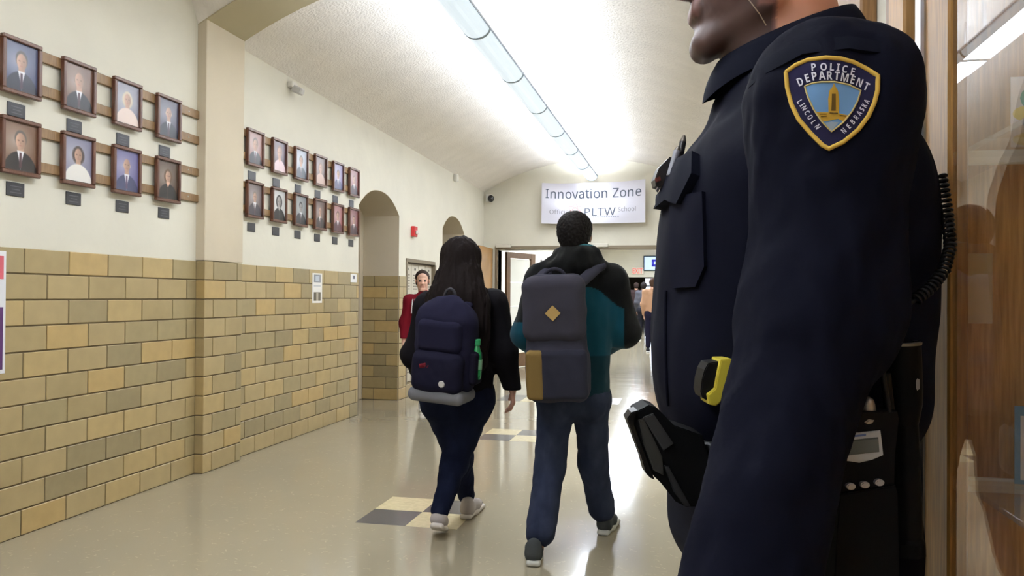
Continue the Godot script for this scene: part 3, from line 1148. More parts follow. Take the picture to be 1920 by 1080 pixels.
func portraits() -> void:
	var tex := atlas()
	var pm := StandardMaterial3D.new()
	pm.albedo_texture = tex
	pm.roughness = 0.3
	var fw := wood(rgb(98, 62, 46), 0.35)
	var rail_m := wood(rgb(140, 112, 78), 0.5)
	var plq := mat(rgb(34, 34, 40), 0.35)
	var w := 0.245
	var h := 0.287
	var fr := MB.new()
	var t := 0.021
	for q in [[-w / 2, w / 2, 0.0, t], [-w / 2, w / 2, h - t, h]]:
		fr.bev(Vector3(0, q[2], q[0]), Vector3(0.028, q[3], q[1]), 0.004)
	for q in [[-w / 2, -w / 2 + t], [w / 2 - t, w / 2]]:
		fr.bev(Vector3(0, t, q[0]), Vector3(0.028, h - t, q[1]), 0.004)
	fr.box(Vector3(0.001, 0.005, -w / 2 + 0.005), Vector3(0.012, h - 0.005, w / 2 - 0.005))
	var frame_mesh := fr.mesh()
	var ins := MB.new()
	ins.box(Vector3(0.012, t, -w / 2 + t), Vector3(0.016, t + 0.005, w / 2 - t))
	var plaque := MB.new()
	plaque.bev(Vector3(0, 0, -0.056), Vector3(0.006, 0.07, 0.056), 0.002)
	var plaque_mesh := plaque.mesh()
	var line := MB.new()
	for k in 3:
		line.box(Vector3(0.006, 0.016 + k * 0.016, -0.035 + 0.01 * (k % 2)), Vector3(0.0064, 0.020 + k * 0.016, 0.035 - 0.01 * (k % 2)))
	var line_mesh := line.mesh()
	# rails
	var ords := ["top", "second", "third", "bottom"]
	for g in 2:
		var k := 0
		for yr in [[2.462, 2.52], [2.285, 2.342], [2.064, 2.117], [1.882, 1.935]]:
			var r := thing("picture_rail", "%s brown wooden rail behind the %s portraits" % [ords[k], "eight near" if g == 0 else "twelve far"], "rail", Vector3(WL, yr[0], -2.75 if g == 0 else -6.6), "wooden picture rails")
			var rb := MB.new()
			var L0 := -2.22 if g == 0 else -1.13
			var L1 := 0.6 if g == 0 else 1.13
			rb.bev(Vector3(0, 0, L0), Vector3(0.018, yr[1] - yr[0], L1), 0.003)
			part("board", rb.mesh(), rail_m, r)
			for z in ([-2.1, -0.4] if g == 0 else [-1.08, 1.08]):
				var sb := MB.new()
				sb.lathe(PackedVector2Array([Vector2(0.0, 0.004), Vector2(0.004, 0.003), Vector2(0.006, 0.0)]), Transform3D(Basis(Vector3(0, 1, 0), Vector3(1, 0, 0), Vector3(0, 0, 1)), Vector3(0.018, 0.028, z)), 8)
				part("screw", sb.mesh(), mat(rgb(190, 186, 176), 0.35, 0.8), r)
			k += 1
	var places := []
	for row in 2:
		for i in 4: places.append([0, row, i, 3.43 + 0.3945 * i, [0, 1, 2, 3, 4, 5, 6, 7][row * 4 + i]])
	for row in 2:
		for i in 6: places.append([1, row, i, 5.69 + 0.3825 * i, 8 + row * 6 + i])
	var nth := ["first", "second", "third", "fourth", "fifth", "sixth"]
	for p in places:
		var n: int = p[4]
		var y := 2.245 if p[1] == 0 else 1.842
		var al: float = p[3]
		var where := ("%s row of eight, %s before the pilaster" % ["upper" if p[1] == 0 else "lower", nth[3 - p[2]]]) if p[0] == 0 else ("%s row of twelve, %s past the pilaster" % ["upper" if p[1] == 0 else "lower", nth[p[2]]])
		var f := thing("framed_portrait", "portrait, sitter in %s; %s" % [SITTERS[n][6].split(" on ")[0].split(" and ")[0].split(",")[0], where], "picture", Vector3(WL + 0.018, y, -al), "framed portraits on the left wall")
		part("frame", frame_mesh, fw, f, Vector3.ZERO, "dark brown wooden frame")
		part("inner_lip", ins.mesh(), mat(rgb(60, 40, 30), 0.4), f)
		var q := MB.new()
		var u0 := (n % 5) / 5.0 + 0.002
		var u1 := (n % 5 + 1) / 5.0 - 0.002
		var v0 := (n / 5) / 4.0 + 0.002
		var v1 := (n / 5 + 1) / 4.0 - 0.002
		var A := Vector3(0.014, t, w / 2 - t)
		var B := Vector3(0.014, t, -w / 2 + t)
		var C := Vector3(0.014, h - t, -w / 2 + t)
		var D := Vector3(0.014, h - t, w / 2 - t)
		q.tri(A, B, C, Vector3.RIGHT, Vector3.RIGHT, Vector3.RIGHT, Vector2(u0, v1), Vector2(u1, v1), Vector2(u1, v0))
		q.tri(A, C, D, Vector3.RIGHT, Vector3.RIGHT, Vector3.RIGHT, Vector2(u0, v1), Vector2(u1, v0), Vector2(u0, v0))
		part("photograph", q.mesh(), pm, f)
		var pq := thing("name_plate", "small black name plate under portrait; %s" % where, "plaque", Vector3(WL, y - 0.105, -al + 0.0), "black name plates under the portraits")
		part("plate", plaque_mesh, plq, pq)
		if p[0] == 0:
			part("engraving", line_mesh, mat(rgb(84, 84, 88), 0.5), pq)

func wall_things() -> void:
	# lockers let into the wall
	var lk_m := mat(rgb(196, 188, 172), 0.45)
	var slot_m := mat(rgb(120, 112, 100), 0.6)
	for i in 4:
		var a0 := 9.30 + 0.2725 * i
		var l := thing("locker", "narrow beige louvred locker door, %s from the girl in maroon" % ["first", "second", "third", "fourth"][i], "locker", Vector3(WL - 0.22, 0.16, -a0), "lockers let into the left wall")
		var b := MB.new()
		b.box(Vector3(-0.2, 0, -0.27), Vector3(0.16, 1.49, 0.0))
		part("cabinet_body", b.mesh(), mat(rgb(170, 160, 140), 0.6), l)
		var d := MB.new()
		d.bev(Vector3(0.162, 0.01, -0.264), Vector3(0.18, 1.48, -0.006), 0.005)
		var dr := part("door", d.mesh(), lk_m, l)
		var s := MB.new()
		for k in 6:
			s.bev(Vector3(0.178, 1.16 + k * 0.035, -0.2), Vector3(0.186, 1.172 + k * 0.035, -0.07), 0.002)
			s.bev(Vector3(0.178, 0.12 + k * 0.035, -0.2), Vector3(0.186, 0.132 + k * 0.035, -0.07), 0.002)
		part("louvre", s.mesh(), slot_m, dr)
		var np := MB.new()
		np.bev(Vector3(0.18, 1.40, -0.16), Vector3(0.184, 1.43, -0.11), 0.001)
		part("number_plate", np.mesh(), mat(rgb(90, 86, 80), 0.4, 0.6), dr)
		var hb := MB.new()
		hb.bev(Vector3(0.18, 0.78, -0.245), Vector3(0.2, 0.9, -0.215), 0.004)
		part("handle", hb.mesh(), mat(rgb(140, 138, 134), 0.35, 0.8), dr)
	var fb := MB.new()
	fb.bev(Vector3(WL - 0.2, 1.655, -10.4), Vector3(WL + 0.012, 1.7, -9.25), 0.004)
	fb.bev(Vector3(WL - 0.2, 0.16, -9.30), Vector3(WL + 0.012, 1.655, -9.25), 0.004)
	fb.bev(Vector3(WL - 0.2, 0.16, -10.44), Vector3(WL + 0.012, 1.655, -10.39), 0.004)
	struct("trim_7", fb.mesh(), mat(rgb(110, 98, 78), 0.5), "brown metal surround of the recessed lockers")
	var pb := MB.new()
	pb.box(Vector3(WL - 0.45, 0, -10.4), Vector3(WL - 0.002, 0.158, -9.26))
	pb.box(Vector3(WL - 0.45, 0.158, -10.4), Vector3(WL - 0.43, 1.7, -9.26))
	var lp := struct("trim_8", pb.mesh(), mat(rgb(120, 104, 74), 0.95), "block plinth under the lockers")
	for i in 4:
		part("brick", brick_mesh(0.02, 0.15, 0.278), brick_tone(), lp, Vector3(WL + 0.0, 0.078, -9.4 - 0.284 * i))
	# fire alarm
	var fa := thing("fire_alarm", "small red fire alarm with white strobe on cream wall", "fire alarm", Vector3(WL, 1.975, -9.48))
	var ab := MB.new()
	ab.bev(Vector3(0, 0, -0.06), Vector3(0.05, 0.13, 0.06), 0.008)
	part("housing", ab.mesh(), mat(rgb(176, 34, 36), 0.4), fa)
	var wb := MB.new()
	wb.bev(Vector3(0.05, 0.03, -0.035), Vector3(0.075, 0.08, 0.035), 0.01)
	part("strobe", wb.mesh(), mat(rgb(235, 225, 222), 0.2), fa)
	# papers
	var nt := thing("notice_paper", "tall white notice with pictures taped to the block wall", "notice", Vector3(WL + 0.009, 1.17, -6.835))
	var nb := MB.new()
	nb.box(Vector3(0, 0, -0.1), Vector3(0.0015, 0.275, 0.1))
	part("sheet", nb.mesh(), mat(rgb(236, 232, 226), 0.7), nt)
	for q in [[-0.07, 0.07, 0.19, 0.262, rgb(140, 142, 146)], [-0.04, 0.04, 0.2, 0.25, rgb(190, 194, 202)], [-0.07, 0.07, 0.02, 0.1, rgb(96, 88, 72)], [-0.02, 0.02, 0.02, 0.095, rgb(176, 166, 148)], [-0.07, 0.07, 0.15, 0.165, rgb(196, 196, 196)]]:
		var ib := MB.new()
		ib.box(Vector3(0.0015, q[2], q[0]), Vector3(0.002 if q[1] > 0.05 else 0.0024, q[3], q[1]))
		part("printed_image", ib.mesh(), mat(q[4], 0.7), nt)
	var rs := thing("room_sign", "small white square sign beside the first arched doorway", "sign", Vector3(WL + 0.009, 1.375, -7.66))
	var sb := MB.new()
	sb.bev(Vector3(0, 0, -0.075), Vector3(0.004, 0.085, 0.075), 0.001)
	part("plate", sb.mesh(), mat(rgb(238, 236, 236), 0.5), rs)
	var sb2 := MB.new()
	sb2.box(Vector3(0.004, 0.035, -0.025), Vector3(0.005, 0.07, 0.02))
	part("symbol", sb2.mesh(), mat(rgb(90, 92, 104), 0.5), rs)
	var po := thing("poster", "red, white and purple poster at edge of block wall", "poster", Vector3(WL + 0.009, 0.845, -3.372))
	var ob := MB.new()
	ob.box(Vector3(0, 0, 0), Vector3(0.002, 0.61, 0.45))
	part("sheet", ob.mesh(), mat(rgb(226, 226, 230), 0.6), po)
	var o1 := MB.new()
	o1.box(Vector3(0.002, 0.47, 0.015), Vector3(0.003, 0.585, 0.435))
	part("red_band", o1.mesh(), mat(rgb(196, 88, 100), 0.6), po)
	var o2 := MB.new()
	o2.box(Vector3(0.002, 0.02, 0.015), Vector3(0.003, 0.33, 0.435))
	part("purple_band", o2.mesh(), mat(rgb(74, 30, 90), 0.6), po)
	# cameras and sensors
	var se := thing("wall_sensor", "small white sensor bracket under vault past the pilaster", "sensor", Vector3(WL, 3.0, -6.3))
	var s1 := MB.new()
	s1.bev(Vector3(0, 0.02, -0.05), Vector3(0.05, 0.07, 0.05), 0.006)
	part("bracket", s1.mesh(), mat(rgb(220, 216, 208), 0.5), se)
	var s2 := MB.new()
	s2.bev(Vector3(0.03, -0.03, -0.035), Vector3(0.13, 0.03, 0.035), 0.012, Transform3D(Basis(Vector3.BACK, -0.4), Vector3(0, 0.03, 0)))
	part("head", s2.mesh(), mat(rgb(196, 194, 192), 0.4), se)
	var sc := thing("motion_sensor", "tiny white motion sensor high on wall above second arch", "sensor", Vector3(WL, 2.92, -11.3))
	var s3 := MB.new()
	s3.bev(Vector3(0, 0, -0.04), Vector3(0.06, 0.11, 0.04), 0.012)
	part("shell", s3.mesh(), mat(rgb(236, 234, 228), 0.5), sc)
	var cc := thing("security_camera", "white dome security camera with dark lens in wall corner", "camera", Vector3(-3.22, 2.82, -END))
	var c1 := MB.new()
	c1.bev(Vector3(-0.07, 0, 0), Vector3(0.05, 0.13, 0.07), 0.015)
	part("mount", c1.mesh(), mat(rgb(226, 224, 218), 0.5), cc)
	var c2 := Sdf.new()
	c2.ell(Vector3(0.03, 0.055, 0.09), Vector3(0.055, 0.06, 0.055), Basis())
	part("dome", c2.mesh(0.008), mat(rgb(28, 28, 32), 0.15), cc)

func banner() -> void:
	var z := -END + 0.12
	var o := thing("banner", "wide white vinyl banner with grey lettering above the end doorway", "banner", Vector3(-1.475, 2.44, z))
	var x0 := -0.842
	var x1 := 0.842
	var y1 := 0.672
	var nx := 48
	var ny := 20
	var b := MB.new()
	var wave := func(u: float, v: float) -> Vector3:
		# sags between its hung corners
		var sag := 0.035 * (1.0 - pow(2.0 * u - 1.0, 2.0)) * (0.3 + 0.7 * v)
		var ripple := 0.018 * sin(u * 9.0 + v * 4.0) * v + 0.02 * sin(PI * u) * cos(v * 7.0 - absf(u - 0.5) * 6.0)
		return Vector3(lerpf(x0, x1, u), lerpf(0.0, y1, v) - sag + 0.02 * u * v, ripple + 0.03)
	for j in ny:
		for i in nx:
			var P := []
			var N := []
			for q in [[i, j], [i + 1, j], [i + 1, j + 1], [i, j + 1]]:
				var u := float(q[0]) / nx
				var v := float(q[1]) / ny
				P.append(wave.call(u, v))
				var du: Vector3 = wave.call(u + 0.01, v) - wave.call(u - 0.01, v)
				var dv: Vector3 = wave.call(u, v + 0.01) - wave.call(u, v - 0.01)
				N.append(du.cross(dv).normalized())
			b.tri(P[0], P[1], P[2], N[0], N[1], N[2])
			b.tri(P[0], P[2], P[3], N[0], N[2], N[3])
			for e in [0, 1, 2, 0, 2, 3]:
				pass
	part("sheet", b.mesh(), mat(rgb(216, 214, 226), 0.5), o)
	var grey := mat(rgb(64, 72, 88), 0.6)
	var faint := mat(rgb(140, 138, 146), 0.6)
	var put := func(s: String, px: float, py: float, wpx: float, hpx: float, m: Material, fam: String) -> void:
		# bends each letter onto the sheet
		var t := TextMesh.new()
		var f := SystemFont.new()
		f.font_names = PackedStringArray([fam])
		t.font = f
		t.text = s
		t.font_size = 64
		t.pixel_size = 0.01
		t.depth = 0.001
		var bb := t.get_aabb()
		var arr := t.get_mesh_arrays()
		var V: PackedVector3Array = arr[Mesh.ARRAY_VERTEX]
		var IX: PackedInt32Array = arr[Mesh.ARRAY_INDEX]
		var q := MB.new()
		var at := func(p: Vector3) -> Vector3:
			var u := (px + ((p.x - bb.position.x) / bb.size.x) * wpx - 1015.0) / 195.0
			var v := 1.0 - (py + (1.0 - (p.y - bb.position.y) / bb.size.y) * hpx - 340.0) / 77.0
			return wave.call(u, v) + Vector3(0, 0, 0.004)
		for i in range(0, IX.size(), 3):
			if V[IX[i]].z > 0.0 and V[IX[i + 1]].z > 0.0 and V[IX[i + 2]].z > 0.0:
				q.ftri(at.call(V[IX[i]]), at.call(V[IX[i + 1]]), at.call(V[IX[i + 2]]), Vector3.BACK)
		part("lettering", q.mesh(), m, o)
	put.call("Innovation Zone", 1022.5, 351.0, 180.0, 18.0, grey, "Droid Sans")
	put.call("Official", 1030.5, 390.0, 40.0, 9.0, faint, "Droid Sans")
	put.call("PLTW", 1097.0, 387.5, 58.5, 14.5, grey, "Droid Sans")
	put.call("School", 1160.0, 387.0, 32.5, 9.0, faint, "Droid Sans")
	var q := MB.new()
	var bar := func(u0: float, u1: float, v0: float, v1: float) -> void:
		for k in 12:
			var a := lerpf(u0, u1, k / 12.0)
			var c := lerpf(u0, u1, (k + 0.6) / 12.0)
			var e := Vector3(0, 0, 0.004)
			q.fquad(wave.call(a, v0) + e, wave.call(c, v0) + e, wave.call(c, v1) + e, wave.call(a, v1) + e, Vector3.BACK)
	bar.call(0.5, 0.76, 0.148, 0.172)
	part("strapline", q.mesh(), mat(rgb(150, 156, 176), 0.6), o, Vector3.ZERO, "fine strapline too small to read")
	# atom emblem: three crossed loops
	var em := MB.new()
	for k in 3:
		var pts := PackedVector3Array()
		for i in 25:
			var a := TAU * i / 24.0
			var e := Vector2(cos(a) * 13.5, sin(a) * 5.0).rotated(PI * k / 3.0 + 0.52)
			pts.append(wave.call((1079.5 + e.x - 1015.0) / 195.0, 1.0 - (392.0 + e.y - 340.0) / 77.0) + Vector3(0, 0, 0.003))
		em.tube(pts, 0.004, 5)
	part("atom_emblem", em.mesh(), mat(rgb(222, 164, 158), 0.6), o, Vector3.ZERO, "faint red atom emblem")
	var gr := MB.new()
	for u in [0.01, 0.99]:
		var p: Vector3 = wave.call(u, 0.98)
		gr.tube(PackedVector3Array([p + Vector3(0, 0, 0.01), Vector3(p.x, p.y + 0.03, -0.1)]), 0.004, 6)
	part("tie", gr.mesh(), mat(rgb(180, 178, 176), 0.5), o)

# ---------------------------------------------------------------- people
func fold_noise(seed_: int, f := 1.0) -> FastNoiseLite:
	var n := FastNoiseLite.new()
	n.seed = seed_
	n.frequency = f
	n.fractal_octaves = 2
	n.noise_type = FastNoiseLite.TYPE_SIMPLEX_SMOOTH
	return n

func add_head(s: Sdf, c: Vector3, fw: Vector3, up: Vector3, h: float, skin := 0, lips := 1, eye := 2) -> void:
	var sd := up.cross(fw).normalized()
	var B := Basis(sd, up, fw)
	s.ell(c + up * 0.17 * h - fw * 0.06 * h, Vector3(0.325, 0.33, 0.41) * h, B, skin)
	s.ell(c - up * 0.12 * h + fw * 0.07 * h, Vector3(0.265, 0.36, 0.29) * h, B, skin)
	var chin := c - up * 0.435 * h + fw * 0.29 * h
	s.cap(chin - sd * 0.06 * h, chin + sd * 0.06 * h, 0.07 * h, 0.07 * h, skin)
	s.ell(c - up * 0.345 * h + fw * 0.285 * h, Vector3(0.11, 0.09, 0.055) * h, B, skin)
	for e in [-1.0, 1.0]:
		s.cap(c - up * 0.26 * h - fw * 0.02 * h + sd * e * 0.215 * h, chin + sd * e * 0.04 * h, 0.065 * h, 0.065 * h, skin)
		s.ell(c - up * 0.02 * h - fw * 0.05 * h + sd * e * 0.345 * h, Vector3(0.03, 0.125, 0.075) * h, B.rotated(up, e * 0.35), skin)
		s.cap(c + up * 0.10 * h + fw * 0.335 * h + sd * e * 0.05 * h, c + up * 0.10 * h + fw * 0.29 * h + sd * e * 0.17 * h, 0.03 * h, 0.025 * h, skin)
		s.ell(c - up * 0.12 * h + fw * 0.25 * h + sd * e * 0.13 * h, Vector3(0.08, 0.07, 0.06) * h, B, skin)
		s.ell(c + up * 0.015 * h + fw * 0.325 * h + sd * e * 0.125 * h, Vector3(0.055, 0.03, 0.03) * h, B, eye)
	s.cap(c + up * 0.06 * h + fw * 0.365 * h, c - up * 0.12 * h + fw * 0.445 * h, 0.03 * h, 0.052 * h, skin)
	s.cap(c - up * 0.125 * h + fw * 0.39 * h - sd * 0.05 * h, c - up * 0.125 * h + fw * 0.39 * h + sd * 0.05 * h, 0.04 * h, 0.04 * h, skin)
	for y in [-0.235, -0.275]:
		s.cap(c + up * y * h + fw * 0.345 * h - sd * 0.075 * h, c + up * y * h + fw * 0.345 * h + sd * 0.075 * h, 0.024 * h, 0.024 * h, lips)

func add_hand(s: Sdf, wr: Vector3, dir: Vector3, across: Vector3, curl: Vector3, sz := 1.0, cl := 0) -> void:
	# across points from the little finger to the thumb; curl towards the palm side
	dir = dir.normalized()
	across = (across - dir * across.dot(dir)).normalized()
	var pn := across.cross(dir).normalized()
	if pn.dot(curl) < 0.0:
		pn = -pn
	var L := 0.085 * sz
	for i in 4:
		var o := across * (0.028 - 0.0185 * i) * sz
		var kn: Vector3 = wr + dir * (L + [0.002, 0.006, 0.003, -0.006][i] * sz) + o
		s.cap(wr + o * 0.6 + dir * 0.01, kn, 0.014 * sz, 0.011 * sz, cl)
		var ln: float = [0.068, 0.077, 0.07, 0.054][i] * sz
		var m: Vector3 = kn + (dir * 0.9 + pn * 0.42).normalized() * ln * 0.5
		var t: Vector3 = m + (dir * 0.55 + pn * 0.8).normalized() * ln * 0.5
		s.cap(kn, m, 0.0095 * sz, 0.0088 * sz, cl)
		s.cap(m, t, 0.0088 * sz, 0.0078 * sz, cl)
	var tb := wr + across * 0.03 * sz + dir * 0.03 * sz
	var tm := tb + (across * 0.75 + dir * 0.7 + pn * 0.35).normalized() * 0.04 * sz
	s.cap(wr + dir * 0.01, tb, 0.016 * sz, 0.014 * sz, cl)
	s.cap(tb, tm, 0.013 * sz, 0.0105 * sz, cl)
	s.cap(tm, tm + (across * 0.15 + dir * 0.9 + pn * 0.4).normalized() * 0.032 * sz, 0.0105 * sz, 0.009 * sz, cl)

func shoe(parent: Node3D, base: Vector3, heel: Vector3, toe: Vector3, up: Vector3, upper: Color, sole: Color, cell := 0.006) -> void:
	var d := (toe - heel).normalized()
	up = (up - d * up.dot(d)).normalized()
	var sd := up.cross(d)
	var len_ := heel.distance_to(toe)
	var B := Basis(sd, up, d)
	var so := Sdf.new()
	so.k = 0.02
	so.rbox(heel + d * len_ * 0.25 + up * 0.014, Vector3(0.034, 0.014, len_ * 0.26), 0.013, B)
	so.rbox(heel + d * len_ * 0.68 + up * 0.013, Vector3(0.043, 0.013, len_ * 0.31), 0.0125, B)
	var n := MeshInstance3D.new()
	var u := Sdf.new()
	u.k = 0.035
	u.cap(heel + d * 0.045 + up * 0.05, heel + d * 0.05 + up * 0.085, 0.036, 0.034)
	u.cap(heel + d * 0.05 + up * 0.05, heel + d * len_ * 0.55 + up * 0.045, 0.036, 0.034, 0, sd, 0.95)
	u.cap(heel + d * len_ * 0.55 + up * 0.042, heel + d * (len_ - 0.05) + up * 0.036, 0.04, 0.034, 0, up, 0.8)
	var p := part("shoe", u.mesh(cell, base), cloth(upper, 0.8), parent)
	part("sole", so.mesh(cell, base), mat(sole, 0.6), p)

func person(called: String, label: String, J: Dictionary, o: Dictionary, group := "") -> Node3D:
	var base := Vector3(((J.anl + J.anr) * 0.5).x, 0, ((J.anl + J.anr) * 0.5).z)
	var n := thing(called, label, "person", base, group)
	var up := Vector3.UP
	var bf: Vector3 = J.bf
	var cell: float = o.get("cell", 0.008)
	var sm: Vector3 = (J.shl + J.shr) * 0.5
	var hm: Vector3 = (J.hipl + J.hipr) * 0.5
	# the body itself
	var b := Sdf.new()
	b.k = 0.012
	b.palette = [lin(o.skin), lin(o.get("lips", o.skin.lerp(rgb(140, 70, 70), 0.18))), lin(rgb(36, 28, 26)), lin(o.skin)]
	add_head(b, J.head, J.hf, J.get("hup", up), o.hh)
	b.cap(J.head - up * 0.22 * o.hh - J.hf * 0.1 * o.hh, sm + up * 0.02, 0.245 * o.hh, 0.27 * o.hh, 3)
	b.cap(sm - up * 0.08, hm, 0.09, 0.09, 3, bf, 0.7)
	for s in ["l", "r"]:
		b.cap(sm, J["sh" + s], 0.05, 0.045, 3)
		b.cap(J["sh" + s], J["el" + s], 0.035, 0.03, 3)
		b.cap(J["el" + s], J["wr" + s], 0.03, 0.024, 3)
		b.cap(J["hip" + s], J["kn" + s], 0.05, 0.04, 3)
		b.cap(J["kn" + s], J["an" + s], 0.038, 0.03, 3)
		b.cap(hm, J["hip" + s], 0.06, 0.05, 3)
		if J.has("hand" + s):
			var hd: Array = J["hand" + s]
			add_hand(b, J["wr" + s], hd[0], hd[1], hd[2], o.get("hand", 0.95), 3)
	var sm_mat := StandardMaterial3D.new()
	sm_mat.vertex_color_use_as_albedo = true
	sm_mat.roughness = 0.55
	sm_mat.subsurf_scatter_enabled = true
	sm_mat.subsurf_scatter_strength = 0.08
	part("body", b.mesh(o.get("body_cell", 0.006), base), sm_mat, n)
	# jacket
	var t := Sdf.new()
	t.k = 0.05
	t.noise = fold_noise(o.get("seed", 1))
	t.amp = 0.007
	t.nscale = Vector3(9, 5, 9)
	var ar: Array = o.arm
	t.cap(sm - up * 0.15, hm + up * o.get("hem", 0.0), o.chest, o.waist, 0, bf, o.get("flat", 0.62))
	t.cap(J.shl, J.shr, ar[0] * 0.95, ar[0] * 0.95, 0)
	t.cap(sm - up * 0.02, sm + up * 0.05, 0.095, 0.07, 0)
	for s in ["l", "r"]:
		t.cap(J["sh" + s], J["el" + s], ar[0], ar[1], 1)
		t.cap(J["el" + s], J["el" + s].lerp(J["wr" + s], o.get("cuff", 0.95)), ar[1], ar[2], 1)
	var hem: float = o.hem_y
	t.cut = func(p: Vector3) -> float: return hem - p.y
	if o.has("top_extra"):
		o.top_extra.call(t)
	if o.has("top_palette"):
		t.palette.assign(o.top_palette.map(func(c): return lin(c)))
		t.paint = o.get("top_paint")
	part("jacket", t.mesh(cell, base), cloth(o.top, 0.9, o.has("top_palette")), n)
	# trousers
	var l := Sdf.new()
	l.k = 0.035
	l.noise = fold_noise(o.get("seed", 1) + 5)
	l.amp = 0.006
	l.nscale = Vector3(12, 8, 12)
	var lg: Array = o.leg
	l.cap(J.hipl + up * 0.04, J.hipr + up * 0.04, lg[0] * 1.05, lg[0] * 1.05)
	l.cap(J.hipl - bf * 0.03, J.hipr - bf * 0.03, lg[0] * 0.95, lg[0] * 0.95)
	for s in ["l", "r"]:
		l.cap(J["hip" + s], J["kn" + s], lg[0], lg[1])
		l.cap(J["kn" + s], J["an" + s] + (J["kn" + s] - J["an" + s]).normalized() * lg[2] * 0.75, lg[1], lg[2])
	part("trousers", l.mesh(cell, base), denim(o.trousers) if o.get("denim", true) else cloth(o.trousers), n)
	for s in ["l", "r"]:
		shoe(n, base, J["heel" + s], J["toe" + s], J.get("sup" + s, up), o.shoe, o.sole, o.get("shoe_cell", 0.006))
	return n

func denim(c: Color) -> StandardMaterial3D:
	var key := "denim " + c.to_html()
	if not mats.has(key):
		var m := StandardMaterial3D.new()
		m.albedo_color = c
		m.roughness = 0.9
		m.metallic_specular = 0.15
		tri(m, noise_tex(0.015, 41, Color(0.62, 0.64, 0.68), Color(1, 1, 1), 256, 5), Vector3(2.2, 1.2, 2.2))
		mats[key] = m
	return mats[key]

